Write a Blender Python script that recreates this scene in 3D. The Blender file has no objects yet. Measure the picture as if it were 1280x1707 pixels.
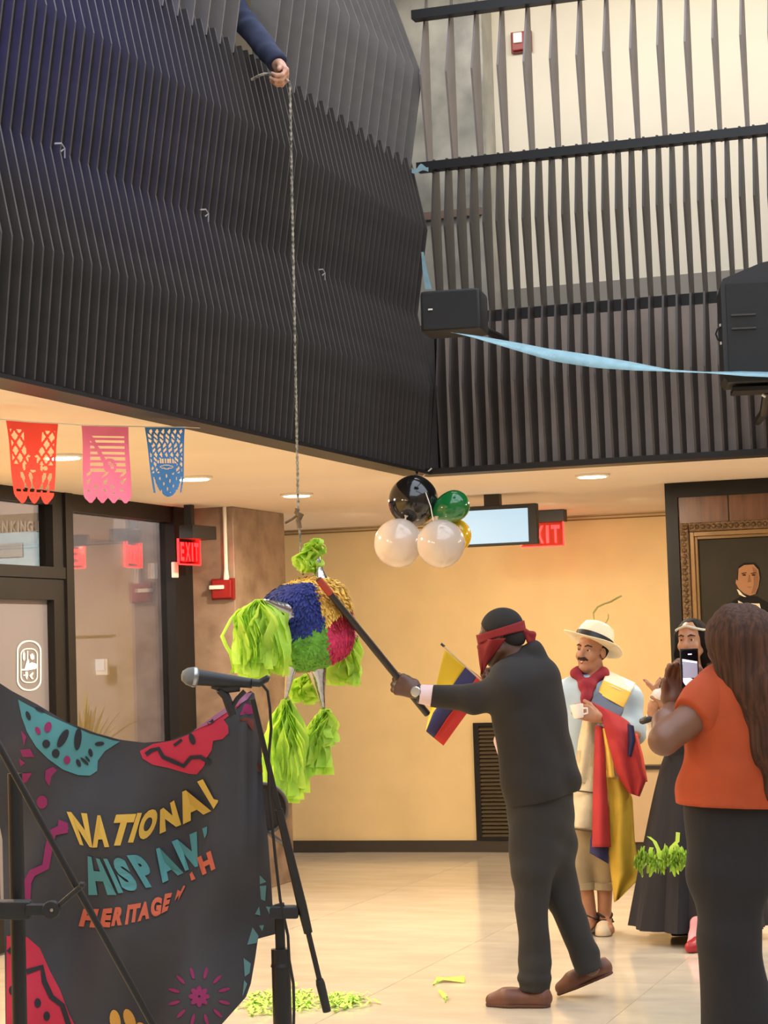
import bpy, bmesh, math, random
import numpy as np
from mathutils import Vector, Matrix
from mathutils.geometry import delaunay_2d_cdt
random.seed(7); rng = np.random.RandomState(7)
sc = bpy.context.scene
COL = sc.collection
# ---------------------------------------------------------------- camera
FPX, PITCH, ROLL, YAW, EYE = 3501.5, 0.0650502, -0.0317925, 0.3258993, 1.55
fw = np.array([-math.sin(YAW)*math.cos(PITCH), math.cos(YAW)*math.cos(PITCH), math.sin(PITCH)])
_r0 = np.array([math.cos(YAW), math.sin(YAW), 0.0]); _u0 = np.cross(_r0, fw)
rt = _r0*math.cos(ROLL)+_u0*math.sin(ROLL); up = _u0*math.cos(ROLL)-_r0*math.sin(ROLL)
CAM = np.array([0, 0, EYE])
cd = bpy.data.cameras.new('camera'); cam = bpy.data.objects.new('camera', cd); COL.objects.link(cam)
cd.sensor_fit = 'HORIZONTAL'; cd.sensor_width = 36.0; cd.lens = FPX/1280*36.0
cd.clip_start = 0.05; cd.clip_end = 100
cam.matrix_world = Matrix(((rt[0], up[0], -fw[0], 0), (rt[1], up[1], -fw[1], 0), (rt[2], up[2], -fw[2], EYE), (0, 0, 0, 1)))
sc.camera = cam
# ---------------------------------------------------------------- light
sc.view_settings.view_transform = 'Standard'; sc.view_settings.look = 'None'
sc.view_settings.gamma = 1; sc.view_settings.use_curve_mapping = False
sc.view_settings.exposure = 0.15
w = bpy.data.worlds.new('world'); sc.world = w; w.use_nodes = True
w.node_tree.nodes['Background'].inputs[0].default_value = (0.80, 0.88, 1.0, 1)
w.node_tree.nodes['Background'].inputs[1].default_value = 2.8
def lamp(name, kind, loc, energy, color=(1, 1, 1), size=0.2, aim=None, size_y=None, spot=None):
    d = bpy.data.lights.new(name, kind); d.energy = energy; d.color = color
    if kind == 'AREA':
        d.shape = 'RECTANGLE' if size_y else 'DISK'; d.size = size
        if size_y: d.size_y = size_y
    elif kind == 'SPOT':
        d.spot_size = spot or 2.4; d.spot_blend = 0.8; d.shadow_soft_size = size
    else: d.shadow_soft_size = size
    o = bpy.data.objects.new(name, d); COL.objects.link(o); o.location = loc
    if aim is not None:
        o.rotation_euler = (Vector(aim)-Vector(loc)).to_track_quat('-Z', 'Y').to_euler()
    return o
WARM = (1.0, 0.82, 0.60)
DOWNLIGHTS = [(-4.54, 4.28), (-4.54, 5.78), (-4.54, 7.28), (-4.54, 8.78), (-4.54, 10.284), (-4.54, 11.8), (-2.68, 11.64), (-1.1, 11.64), (0.5, 11.64), (2.1, 11.64)]
# added spots without fixtures brighten the back wall, ring of warm pot lamps under the gallery
CORRIDOR_LAMPS = [(-2.9, 12.3, 5.75), (-0.8, 12.3, 5.75), (1.4, 12.3, 5.75)]
lamp('gallery_fill_light', 'AREA', (-2.0, 12.0, 5.78), 48, (1.0, 0.93, 0.84), 4.5, (-2.0, 13.0, 4.5), 0.5)  # this and the next: unseen lamps without fixtures, added to brighten the gallery
lamp('gallery_fill_light', 'AREA', (-4.9, 8.0, 5.78), 16, (0.9, 0.95, 1.0), 4.0, (-4.6, 8.0, 4.0), 0.4)
lamp('blue_tint_spot', 'SPOT', (-2.0, 3.6, 4.9), 420, (0.05, 0.09, 1.0), 0.1, (-3.5, 5.9, 4.25), spot=0.62)  # unseen blue spot added to tint the upper-left slats
lamp('interior_light', 'AREA', (-7.4, 11.4, 2.86), 170, (0.96, 0.95, 1.0), 1.2, (-7.2, 11.8, 0))
# ---------------------------------------------------------------- unprojection helpers (pixel of the survey -> point in the room)
def ray(x, y): return fw+rt*(x-640)/FPX-up*(y-853.5)/FPX
def D(x, y, d): return CAM+ray(x, y)*d
def atZ(x, y, z):
    v = ray(x, y); return CAM+v*(z-EYE)/v[2]
def atX(x, y, X):
    v = ray(x, y); return CAM+v*X/v[0]
def atY(x, y, Y):
    v = ray(x, y); return CAM+v*Y/v[1]
def lin(c):
    return tuple(((v/255)/12.92 if v/255 <= 0.04045 else ((v/255+0.055)/1.055)**2.4) for v in c)
# ---------------------------------------------------------------- materials
MATS = {}
def mat(name, rgb, rough=0.6, metal=0.0, var=0.0, scale=8.0, bump=0.0, bscale=60.0, emit=None, es=1.0, spec=0.5, rgb2=None, stretch=None, coat=0.0, trans=0.0, alpha=None, sss=0.0):
    if name in MATS: return MATS[name]
    m = bpy.data.materials.new(name); m.use_nodes = True; nt = m.node_tree; b = nt.nodes['Principled BSDF']
    c = lin(rgb)
    b.inputs['Base Color'].default_value = (*c, 1); b.inputs['Roughness'].default_value = rough; b.inputs['Metallic'].default_value = metal
    b.inputs['Specular IOR Level'].default_value = spec; b.inputs['Coat Weight'].default_value = coat; b.inputs['Coat Roughness'].default_value = 0.06
    b.inputs['Transmission Weight'].default_value = trans
    if sss: b.inputs['Subsurface Weight'].default_value = sss; b.inputs['Subsurface Radius'].default_value = (0.02, 0.01, 0.006)
    tc = mp = None
    if var or bump:
        tc = nt.nodes.new('ShaderNodeTexCoord'); mp = nt.nodes.new('ShaderNodeMapping')
        if stretch: mp.inputs['Scale'].default_value = stretch
        nt.links.new(tc.outputs['Object'], mp.inputs['Vector'])
    if var:
        n = nt.nodes.new('ShaderNodeTexNoise'); n.inputs['Scale'].default_value = scale; n.inputs['Detail'].default_value = 6
        nt.links.new(mp.outputs[0], n.inputs['Vector'])
        r = nt.nodes.new('ShaderNodeValToRGB'); c2 = lin(rgb2) if rgb2 else tuple(v*(1-var) for v in c)
        c1 = c if rgb2 else tuple(min(1, v*(1+var*0.6)) for v in c)
        r.color_ramp.elements[0].color = (*c2, 1); r.color_ramp.elements[1].color = (*c1, 1)
        r.color_ramp.elements[0].position = 0.32; r.color_ramp.elements[1].position = 0.68
        nt.links.new(n.outputs[0], r.inputs[0]); nt.links.new(r.outputs[0], b.inputs['Base Color'])
    if bump:
        n2 = nt.nodes.new('ShaderNodeTexNoise'); n2.inputs['Scale'].default_value = bscale; n2.inputs['Detail'].default_value = 4
        nt.links.new(mp.outputs[0], n2.inputs['Vector'])
        bp = nt.nodes.new('ShaderNodeBump'); bp.inputs['Strength'].default_value = bump; bp.inputs['Distance'].default_value = 0.01
        nt.links.new(n2.outputs[0], bp.inputs['Height']); nt.links.new(bp.outputs[0], b.inputs['Normal'])
    if emit is not None:
        b.inputs['Emission Color'].default_value = (*lin(emit), 1); b.inputs['Emission Strength'].default_value = es
    MATS[name] = m; return m
def paper_mat(name, rgb, rgb2=None, t=0.45, var=0.25, scale=9):
    m = mat(name, rgb, 0.8, var=var, scale=scale, rgb2=rgb2)
    nt = m.node_tree; b = nt.nodes['Principled BSDF']; out = nt.nodes['Material Output']
    tr = nt.nodes.new('ShaderNodeBsdfTranslucent'); mx = nt.nodes.new('ShaderNodeMixShader'); mx.inputs[0].default_value = t
    ln = b.inputs['Base Color'].links
    if ln: nt.links.new(ln[0].from_socket, tr.inputs[0])
    else: tr.inputs[0].default_value = b.inputs['Base Color'].default_value
    nt.links.new(b.outputs[0], mx.inputs[1]); nt.links.new(tr.outputs[0], mx.inputs[2]); nt.links.new(mx.outputs[0], out.inputs[0])
    return m
def glass_mat(name, rgb=(255, 255, 255), mixf=0.16, rough=0.02, dark=(1, 1, 1)):
    m = bpy.data.materials.new(name); m.use_nodes = True; nt = m.node_tree; nt.nodes.remove(nt.nodes['Principled BSDF'])
    out = nt.nodes['Material Output']; t = nt.nodes.new('ShaderNodeBsdfTransparent'); g = nt.nodes.new('ShaderNodeBsdfGlossy'); mx = nt.nodes.new('ShaderNodeMixShader')
    t.inputs[0].default_value = (*lin(rgb), 1); g.inputs['Roughness'].default_value = rough
    fr = nt.nodes.new('ShaderNodeLayerWeight'); fr.inputs[0].default_value = 0.25
    ad = nt.nodes.new('ShaderNodeMath'); ad.operation = 'MULTIPLY_ADD'; ad.inputs[1].default_value = 0.5; ad.inputs[2].default_value = mixf
    nt.links.new(fr.outputs['Fresnel'], ad.inputs[0]); nt.links.new(ad.outputs[0], mx.inputs[0])
    nt.links.new(t.outputs[0], mx.inputs[1]); nt.links.new(g.outputs[0], mx.inputs[2]); nt.links.new(mx.outputs[0], out.inputs[0])
    MATS[name] = m; return m
# ---------------------------------------------------------------- object helpers
def tag(o, label=None, cat=None, group=None, kind=None):
    if label: o['label'] = label
    if cat: o['category'] = cat
    if group: o['group'] = group
    if kind: o['kind'] = kind
    return o
def empty(name, loc, label, cat, group=None):
    o = bpy.data.objects.new(name, None); COL.objects.link(o); o.location = Vector(loc); o.empty_display_size = 0.1
    return tag(o, label, cat, group)
def link_mesh(name, me, parent=None, mats=(), smooth=False):
    for m in mats: me.materials.append(m)
    if smooth:
        me.polygons.foreach_set('use_smooth', [True]*len(me.polygons))
    o = bpy.data.objects.new(name, me); COL.objects.link(o)
    if parent is not None:
        o.parent = parent; o.matrix_parent_inverse = Matrix.Identity(4)
        off = parent_origin(parent); o.location = -off
    return o
def parent_origin(p):
    v = Vector((0, 0, 0))
    while p is not None: v = v+p.location; p = p.parent
    return v
class MB:
    def __init__(s): s.v = []; s.f = []; s.m = []
    def add(s, vs, fs, m=0):
        n = len(s.v); s.v += [tuple(map(float, p)) for p in vs]
        for f in fs: s.f.append(tuple(i+n for i in f)); s.m.append(m)
        return s
    def box(s, a, b, m=0, bev=0.0):
        x0, y0, z0 = [min(a[i], b[i]) for i in range(3)]; x1, y1, z1 = [max(a[i], b[i]) for i in range(3)]
        if bev <= 0:
            return s.add([(x0, y0, z0), (x1, y0, z0), (x1, y1, z0), (x0, y1, z0), (x0, y0, z1), (x1, y0, z1), (x1, y1, z1), (x0, y1, z1)],
                         [(0, 3, 2, 1), (4, 5, 6, 7), (0, 1, 5, 4), (1, 2, 6, 5), (2, 3, 7, 6), (3, 0, 4, 7)], m)
        bm = bmesh.new(); bmesh.ops.create_cube(bm, size=1)
        for v in bm.verts: v.co = Vector(((x0+x1)/2+v.co.x*(x1-x0), (y0+y1)/2+v.co.y*(y1-y0), (z0+z1)/2+v.co.z*(z1-z0)))
        bmesh.ops.bevel(bm, geom=bm.edges[:], offset=bev, segments=2, affect='EDGES', profile=0.6)
        bm.verts.ensure_lookup_table(); bm.verts.index_update()
        s.add([v.co for v in bm.verts], [[v.index for v in f.verts] for f in bm.faces], m); bm.free(); return s
    def obox(s, c, ax, ay, az, hx, hy, hz, m=0, bev=0.0):
        q = MB().box((-hx, -hy, -hz), (hx, hy, hz), 0, bev); c, ax, ay, az = [np.asarray(t, float) for t in (c, ax, ay, az)]
        return s.add([c+ax*p[0]+ay*p[1]+az*p[2] for p in q.v], q.f, m)
    def tube(s, pts, r, seg=10, m=0, cap=True, closed=False):
        pts = [np.asarray(p, float) for p in pts]; n = len(pts); rs = r if hasattr(r, '__len__') else [r]*n
        T = []
        for i in range(n):
            a = pts[max(0, i-1)] if not closed else pts[i-1]; b = pts[min(n-1, i+1)] if not closed else pts[(i+1) % n]
            t = b-a; T.append(t/(np.linalg.norm(t)+1e-12))
        nrm = np.cross(T[0], (0, 0, 1)); 
        if np.linalg.norm(nrm) < 0.1: nrm = np.cross(T[0], (1, 0, 0))
        nrm /= np.linalg.norm(nrm); vs = []
        for i in range(n):
            nrm = nrm-T[i]*(nrm@T[i]); nrm /= np.linalg.norm(nrm); bi = np.cross(T[i], nrm)
            for k in range(seg):
                a = 2*math.pi*k/seg; vs.append(pts[i]+(nrm*math.cos(a)+bi*math.sin(a))*rs[i])
        fs = [(i*seg+k, i*seg+(k+1) % seg, ((i+1) % n)*seg+(k+1) % seg, ((i+1) % n)*seg+k) for i in range(n if closed else n-1) for k in range(seg)]
        if cap and not closed: fs += [tuple(range(seg-1, -1, -1)), tuple((n-1)*seg+k for k in range(seg))]
        return s.add(vs, fs, m)
    def lathe(s, c, axis, prof, seg=24, m=0, fold=None):
        """prof: list of (radius, height along axis)"""
        c = np.asarray(c, float); az = np.asarray(axis, float); az /= np.linalg.norm(az)
        ax = np.cross(az, (0.3, 0.9, 0.1)); ax /= np.linalg.norm(ax); ay = np.cross(az, ax); vs = []
        for j, (r_, h) in enumerate(prof):
            for k in range(seg):
                a = 2*math.pi*k/seg; q = r_*(fold(a, j/(len(prof)-1)) if fold else 1)
                vs.append(c+az*h+(ax*math.cos(a)+ay*math.sin(a))*q)
        fs = [(j*seg+k, j*seg+(k+1) % seg, (j+1)*seg+(k+1) % seg, (j+1)*seg+k) for j in range(len(prof)-1) for k in range(seg)]
        fs += [tuple(range(seg-1, -1, -1)), tuple((len(prof)-1)*seg+k for k in range(seg))]
        return s.add(vs, fs, m)
    def grid(s, fn, nu, nv, m=0, thick=0.0):
        P = np.array([[fn(i/nu, j/nv) for i in range(nu+1)] for j in range(nv+1)], float)
        return s.sheet(P, m, thick)
    def sheet(s, P, m=0, thick=0.0):
        nv, nu = P.shape[0]-1, P.shape[1]-1; W = nu+1
        fs = [(j*W+i, j*W+i+1, (j+1)*W+i+1, (j+1)*W+i) for j in range(nv) for i in range(nu)]
        mm = m if not callable(m) else None
        if thick <= 0:
            base = len(s.v); s.add(P.reshape(-1, 3), fs, 0 if mm is None else mm)
            if mm is None:
                for k in range(len(fs)): s.m[len(s.m)-len(fs)+k] = m((k % nu+.5)/nu, (k//nu+.5)/nv)
            return s
        du = np.gradient(P, axis=1); dv = np.gradient(P, axis=0); N = np.cross(du, dv); N /= (np.linalg.norm(N, axis=2, keepdims=True)+1e-12)
        A = (P+N*thick/2).reshape(-1, 3); B = (P-N*thick/2).reshape(-1, 3); n = len(A)
        fb = [tuple(reversed([i+n for i in f])) for f in fs]
        rim = [j*W for j in range(nv)]
        ring = list(range(0, nu))+[j*W+nu for j in range(nv)]+[nv*W+i for i in range(nu, 0, -1)]+[j*W for j in range(nv, 0, -1)]
        fr = [(ring[k], ring[k]+n, ring[(k+1) % len(ring)]+n, ring[(k+1) % len(ring)]) for k in range(len(ring))]
        s.add(np.vstack([A, B]), fs+fb+fr, 0 if mm is None else mm)
        if mm is None:
            L = len(fs)*2+len(fr)
            for k in range(len(fs)):
                q = m((k % nu+.5)/nu, (k//nu+.5)/nv); s.m[len(s.m)-L+k] = q; s.m[len(s.m)-L+len(fs)+k] = q
        return s
    def prism(s, poly, fn0, fn1, m=0):
        """poly: list of 2d pts; fn maps 2d -> 3d for the two faces"""
        n = len(poly); a = [fn0(*p) for p in poly]; b = [fn1(*p) for p in poly]
        return s.add(a+b, [tuple(range(n)), tuple(range(2*n-1, n-1, -1))]+[(i, i+n, (i+1) % n+n, (i+1) % n) for i in range(n)], m)
    def mesh(s, name):
        me = bpy.data.meshes.new(name); me.from_pydata(s.v, [], s.f); me.polygons.foreach_set('material_index', s.m); me.update(); return me
    def build(s, name, mats, parent=None, smooth=False, fix=True):
        me = s.mesh(name)
        if fix:
            bm = bmesh.new(); bm.from_mesh(me); bmesh.ops.recalc_face_normals(bm, faces=bm.faces[:]); bm.to_mesh(me); bm.free()
        if not isinstance(mats, (list, tuple)): mats = [mats]
        o = link_mesh(name, me, parent, mats, smooth)
        if smooth and smooth != 'all':
            try: me.set_sharp_from_angle(angle=math.radians(40))
            except Exception: pass
        return o
def thing_mesh(mb, name, mats, label, cat, group=None, smooth=False):
    return tag(mb.build(name, mats, None, smooth), label, cat, group)
def struct(mb, name, mats, parent=None, smooth=False):
    o = mb.build(name, mats, parent, smooth)
    if parent is None: o['kind'] = 'structure'
    return o
# polygons with interior points, for prints on cloth and flat art
def tri_fill(poly, step, holes=()):
    pts = []; edges = []
    for lp in [poly]+list(holes):
        n0 = len(pts); dense = []
        for i in range(len(lp)):
            a = np.array(lp[i], float); b = np.array(lp[(i+1) % len(lp)], float); k = max(1, int(np.linalg.norm(b-a)/step))
            dense += [tuple(a+(b-a)*t/k) for t in range(k)]
        pts += dense; edges += [(n0+i, n0+(i+1) % len(dense)) for i in range(len(dense))]
    xs = [p[0] for p in poly]; ys = [p[1] for p in poly]
    x = min(xs)+step*0.5
    while x < max(xs):
        y = min(ys)+step*0.5
        while y < max(ys): pts.append((x+step*0.13, y)); y += step
        x += step
    r = delaunay_2d_cdt([Vector(p) for p in pts], edges, [], 2, 1e-4)
    return [tuple(v) for v in r[0]], [tuple(f) for f in r[2]]
_fonts = {}
def text_mesh(ch, bold=0.03):
    """2d outline mesh of a glyph, normalised to its own box"""
    k = (ch, bold)
    if k in _fonts: return _fonts[k]
    cu = bpy.data.curves.new('glyph', 'FONT'); cu.body = ch; cu.size = 1; cu.offset = bold; cu.resolution_u = 4
    o = bpy.data.objects.new('glyph', cu); COL.objects.link(o)
    me = o.evaluated_get(bpy.context.evaluated_depsgraph_get()).to_mesh()
    v = np.array([p.co[:2] for p in me.vertices]); f = [tuple(p.vertices) for p in me.polygons]
    o.evaluated_get(bpy.context.evaluated_depsgraph_get()).to_mesh_clear()
    bpy.data.objects.remove(o); bpy.data.curves.remove(cu)
    mn, mx = v.min(0), v.max(0); v = (v-mn)/np.maximum(mx-mn, 1e-6)
    _fonts[k] = (v, f, (mx-mn)[0]/max(1e-6, (mx-mn)[1])); return _fonts[k]
def bilin(q, u, v):
    """q = TL, TR, BR, BL"""
    q = [np.asarray(p, float) for p in q]
    return (q[0]*(1-u)+q[1]*u)*v+(q[3]*(1-u)+q[2]*u)*(1-v)
# ---------------------------------------------------------------- SDF modelling (bodies and clothes are one continuous surface each)
def nrm(v): v = np.asarray(v, float); return v/(np.linalg.norm(v)+1e-12)
def cone(a, b, ra, rb=None, k=0.02, m=0): return ('c', np.asarray(a, float), np.asarray(b, float), ra, ra if rb is None else rb, k, m)
def ell(c, r, R=None, k=0.02, m=0): return ('e', np.asarray(c, float), np.asarray(r, float), np.eye(3) if R is None else np.asarray(R, float), None, k, m)
def sub(c, r, k=0.01): return ('s', np.asarray(c, float), r, None, None, k, 0)
def slab(c, h, R, rad=0.01, k=0.01, m=0): return ('b', np.asarray(c, float), np.asarray(h, float), np.asarray(R, float), rad, k, m)
def sdf_mesh(prims, vox, cuts=(), noise=None):
    lo = np.full(3, 1e9); hi = -lo
    bb = []
    for p in prims:
        if p[0] == 'c': a = np.minimum(p[1]-p[3], p[2]-p[4]); b = np.maximum(p[1]+p[3], p[2]+p[4])
        elif p[0] == 'e': a = p[1]-p[2].max(); b = p[1]+p[2].max()
        elif p[0] == 's': a = p[1]-p[2]; b = p[1]+p[2]
        else: e = np.linalg.norm(p[2])+p[4]; a = p[1]-e; b = p[1]+e
        bb.append((a, b))
        if p[0] != 's': lo = np.minimum(lo, a); hi = np.maximum(hi, b)
    lo = lo-3*vox; hi = hi+3*vox; n = np.ceil((hi-lo)/vox).astype(int)+1
    BIG = 1.0; Dg = np.full(n, BIG, np.float32); Mg = np.zeros(n, np.int16)
    for p, (a, b) in zip(prims, bb):
        mg = p[5]*1.5+3*vox+0.02
        i0 = np.maximum(0, np.floor((a-mg-lo)/vox).astype(int)); i1 = np.minimum(n, np.ceil((b+mg-lo)/vox).astype(int)+1)
        if (i1 <= i0).any(): continue
        gx = (lo[0]+vox*np.arange(i0[0], i1[0]))[:, None, None]; gy = (lo[1]+vox*np.arange(i0[1], i1[1]))[None, :, None]; gz = (lo[2]+vox*np.arange(i0[2], i1[2]))[None, None, :]
        if p[0] == 'c':
            ab = p[2]-p[1]; L = ab@ab+1e-12
            t = np.clip(((gx-p[1][0])*ab[0]+(gy-p[1][1])*ab[1]+(gz-p[1][2])*ab[2])/L, 0, 1)
            d = np.sqrt((gx-p[1][0]-t*ab[0])**2+(gy-p[1][1]-t*ab[1])**2+(gz-p[1][2]-t*ab[2])**2)-(p[3]+(p[4]-p[3])*t)
        elif p[0] == 's':
            d = np.sqrt((gx-p[1][0])**2+(gy-p[1][1])**2+(gz-p[1][2])**2)-p[2]
        else:
            R = p[3]; q = [(gx-p[1][0])*R[0, i]+(gy-p[1][1])*R[1, i]+(gz-p[1][2])*R[2, i] for i in range(3)]
            if p[0] == 'e':
                k0 = np.sqrt(sum((q[i]/p[2][i])**2 for i in range(3))); k1 = np.sqrt(sum((q[i]/p[2][i]**2)**2 for i in range(3)))+1e-9
                d = k0*(k0-1)/k1
            else:
                e = [np.abs(q[i])-p[2][i] for i in range(3)]
                d = np.sqrt(sum(np.maximum(t, 0)**2 for t in e))+np.minimum(np.maximum(np.maximum(e[0], e[1]), e[2]), 0)-p[4]
        sl = tuple(slice(i0[i], i1[i]) for i in range(3)); cur = Dg[sl]; k = max(p[5], 1e-5)
        if p[0] == 's':
            h = np.clip(0.5-0.5*(cur+d)/k, 0, 1); Dg[sl] = cur*(1-h)-d*h+k*h*(1-h)
        else:
            ms = Mg[sl]; ms[d < cur] = p[6]
            h = np.clip(0.5+0.5*(cur-d)/k, 0, 1); Dg[sl] = cur*(1-h)+d*h-k*h*(1-h)
    if noise is not None or cuts:
        gx = (lo[0]+vox*np.arange(n[0]))[:, None, None]; gy = (lo[1]+vox*np.arange(n[1]))[None, :, None]; gz = (lo[2]+vox*np.arange(n[2]))[None, None, :]
        if noise is not None: Dg = Dg+noise(gx, gy, gz).astype(np.float32)
        for c, nn in cuts:   # remove the side the normal points to
            Dg = np.maximum(Dg, ((gx-c[0])*nn[0]+(gy-c[1])*nn[1]+(gz-c[2])*nn[2]).astype(np.float32))
    # naive surface nets
    S = Dg < 0
    c8 = [(i, j, k) for i in (0, 1) for j in (0, 1) for k in (0, 1)]
    def sh(A, o): return A[o[0]:A.shape[0]-1+o[0], o[1]:A.shape[1]-1+o[1], o[2]:A.shape[2]-1+o[2]]
    cnt = sum(sh(S, o).astype(np.int8) for o in c8); act = (cnt > 0) & (cnt < 8)
    idx = -np.ones(act.shape, np.int64); cells = np.argwhere(act); idx[act] = np.arange(len(cells))
    acc = np.zeros((len(cells), 3)); num = np.zeros(len(cells))
    for a in c8:
        for ax in range(3):
            if a[ax] == 1: continue
            b = list(a); b[ax] = 1
            da = sh(Dg, a)[act]; db = sh(Dg, b)[act]; cr = (da < 0) != (db < 0); t = np.where(cr, da/(da-db+1e-12), 0)
            pt = np.tile(np.array(a, float), (len(cells), 1)); pt[:, ax] += t
            acc[cr] += pt[cr]; num[cr] += 1
    V = lo+vox*(cells+acc/np.maximum(num, 1)[:, None]); vm = Mg[cells[:, 0], cells[:, 1], cells[:, 2]]
    quads = []
    for ax in range(3):
        u_, v_ = [(1, 2), (2, 0), (0, 1)][ax]
        A = np.take(S, range(0, S.shape[ax]-1), ax); B = np.take(S, range(1, S.shape[ax]), ax)
        ed = np.argwhere(A != B); ed = ed[(ed[:, u_] > 0) & (ed[:, v_] > 0) & (ed[:, u_] < S.shape[u_]-1) & (ed[:, v_] < S.shape[v_]-1)]
        e = np.zeros(3, int); e[ax] = 1; uu = np.zeros(3, int); uu[u_] = 1; vv = np.zeros(3, int); vv[v_] = 1
        q = np.stack([idx[tuple((ed-uu-vv).T)], idx[tuple((ed-vv).T)], idx[tuple(ed.T)], idx[tuple((ed-uu).T)]], 1)
        fl = ~S[tuple(ed.T)]; q[fl] = q[fl][:, ::-1]; quads.append(q)
    Q = np.vstack(quads); Q = Q[(Q >= 0).all(1)]
    return V, Q, vm
def sdf_obj(name, prims, vox, mats, parent=None, cuts=(), noise=None, extra=None):
    V, Q, vm = sdf_mesh(prims, vox, cuts, noise)
    Vs = [V]; Qs = [Q]; ms = [vm]
    for e_ in (extra or []):
        v2, q2, m2 = sdf_mesh(e_[0], e_[1], e_[2] if len(e_) > 2 else (), noise if len(e_) > 2 else None); Qs.append(q2+sum(len(a) for a in Vs)); Vs.append(v2); ms.append(m2)
    V = np.vstack(Vs); Q = np.vstack(Qs); vm = np.concatenate(ms)
    me = bpy.data.meshes.new(name); me.vertices.add(len(V)); me.vertices.foreach_set('co', V.ravel())
    me.loops.add(len(Q)*4); me.loops.foreach_set('vertex_index', Q.ravel().astype(np.int32)); me.polygons.add(len(Q))
    me.polygons.foreach_set('loop_start', np.arange(0, len(Q)*4, 4, dtype=np.int32)); me.polygons.foreach_set('loop_total', np.full(len(Q), 4, np.int32))
    me.polygons.foreach_set('material_index', vm[Q[:, 0]].astype(np.int32)); me.update(calc_edges=True); me.validate()
    return link_mesh(name, me, parent, mats if isinstance(mats, (list, tuple)) else [mats], True)
def wr(amp, f=14, seed=0.0, dirv=(1, 1, 1)):
    """soft cloth creases"""
    def fn(x, y, z):
        a = np.sin(f*(x*0.9+y*1.1+z*1.7)*dirv[0]+seed+2.0*np.sin(f*0.45*(z-x)+seed)); b = np.sin(f*1.7*(z*0.8-x*0.7+y*0.5)*dirv[2]+1.3*seed+1.5*np.sin(f*0.6*(y+z)))
        return amp*(0.6*a+0.4*b)
    return fn
def frame(f, u):
    f = nrm(f); r_ = nrm(np.cross(f, u)); u = np.cross(r_, f); return r_, f, u
def hand_prims(W, F, N, S, curl=(0.9, 1.1, 0.9), spread=0.0, thumb=0.6, s=1.0, m=0, k=0.006, thumb_dir=None):
    """W wrist, F towards the knuckles, N out of the palm, S towards the thumb"""
    W = np.asarray(W, float); F = nrm(F); N = nrm(np.asarray(N)-F*(np.asarray(N)@F)); S = nrm(S)
    if np.cross(F, N)@S < 0: S = -np.cross(F, N)
    else: S = np.cross(F, N)
    P = [cone(W-F*0.02*s, W+F*0.03*s, 0.027*s, 0.029*s, 0.02, m)]
    offs = [0.030, 0.010, -0.011, -0.030]; lens = [(0.042, 0.026, 0.02), (0.047, 0.03, 0.022), (0.043, 0.028, 0.021), (0.034, 0.021, 0.018)]
    for o_, L in zip(offs, lens):
        b = W+F*(0.088-abs(o_)*0.18)*s+S*o_*s
        P.append(cone(W+F*0.03*s+S*o_*0.55*s, b, 0.0165*s, 0.0125*s, 0.014, m))
        ang = 0.0; q = b; d0 = nrm(F+S*o_*spread*12)
        for j in range(3):
            ang += curl[j]; d = d0*math.cos(ang)+N*math.sin(ang); e = q+d*L[j]*s
            P.append(cone(q, e, (0.0105-0.001*j)*s, (0.0098-0.0012*j)*s, k, m)); q = e
    tb = W+F*0.028*s+S*0.026*s+N*0.006*s; td = nrm(thumb_dir) if thumb_dir is not None else nrm(F*math.cos(thumb)+S*math.sin(thumb)+N*0.35)
    t1 = tb+td*0.042*s; td2 = nrm(td*0.8+N*0.55+F*0.25); t2 = t1+td2*0.03*s
    P += [cone(W+F*0.018*s+S*0.012*s, tb, 0.018*s, 0.016*s, 0.012, m), cone(tb, t1, 0.0145*s, 0.012*s, 0.008, m), cone(t1, t2, 0.012*s, 0.0095*s, k, m)]
    return P
def head_prims(c, f, u, s=1.0, m=0, ears=True, k=0.02, nose=1.0):
    r_, f, u = frame(f, u); R = np.stack([r_, f, u], 1); c = np.asarray(c, float)
    T = lambda x, y, z: c+R@(np.array([x, y, z])*s)
    P = [ell(T(0, -0.012, 0.035), np.array([.076, .098, .088])*s, R, k, m), ell(T(0, .03, -.03), np.array([.061, .062, .085])*s, R, k, m),
         cone(T(-.05, .0, -.058), T(-.008, .062, -.1), .024*s, .024*s, k, m), cone(T(.05, .0, -.058), T(.008, .062, -.1), .024*s, .024*s, k, m),
         ell(T(0, .07, -.1), np.array([.024, .022, .022])*s, R, 0.012, m),
         cone(T(-.033, .08, .026), T(.033, .08, .026), .0135*s, .0135*s, 0.014, m),
         ell(T(-.038, .062, -.032), np.array([.026, .024, .026])*s, R, 0.016, m), ell(T(.038, .062, -.032), np.array([.026, .024, .026])*s, R, 0.016, m),
         sub(T(-.032, .101, .006), .017*s, 0.008), sub(T(.032, .101, .006), .017*s, 0.008),
         cone(T(0, .086, .014), T(0, .106*nose+.004, -.028), .0095*s, .0145*s, 0.01, m), cone(T(-.012, .094, -.034), T(.012, .094, -.034), .0095*s, .0095*s, 0.006, m),
         ell(T(0, .082, -.062), np.array([.03, .014, .012])*s, R, 0.01, m)]
    if ears:
        for q in (-1, 1): P.append(ell(T(q*.078, -.008, -.008), np.array([.011, .021, .032])*s, R, 0.008, m))
    return P, T, R
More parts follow.
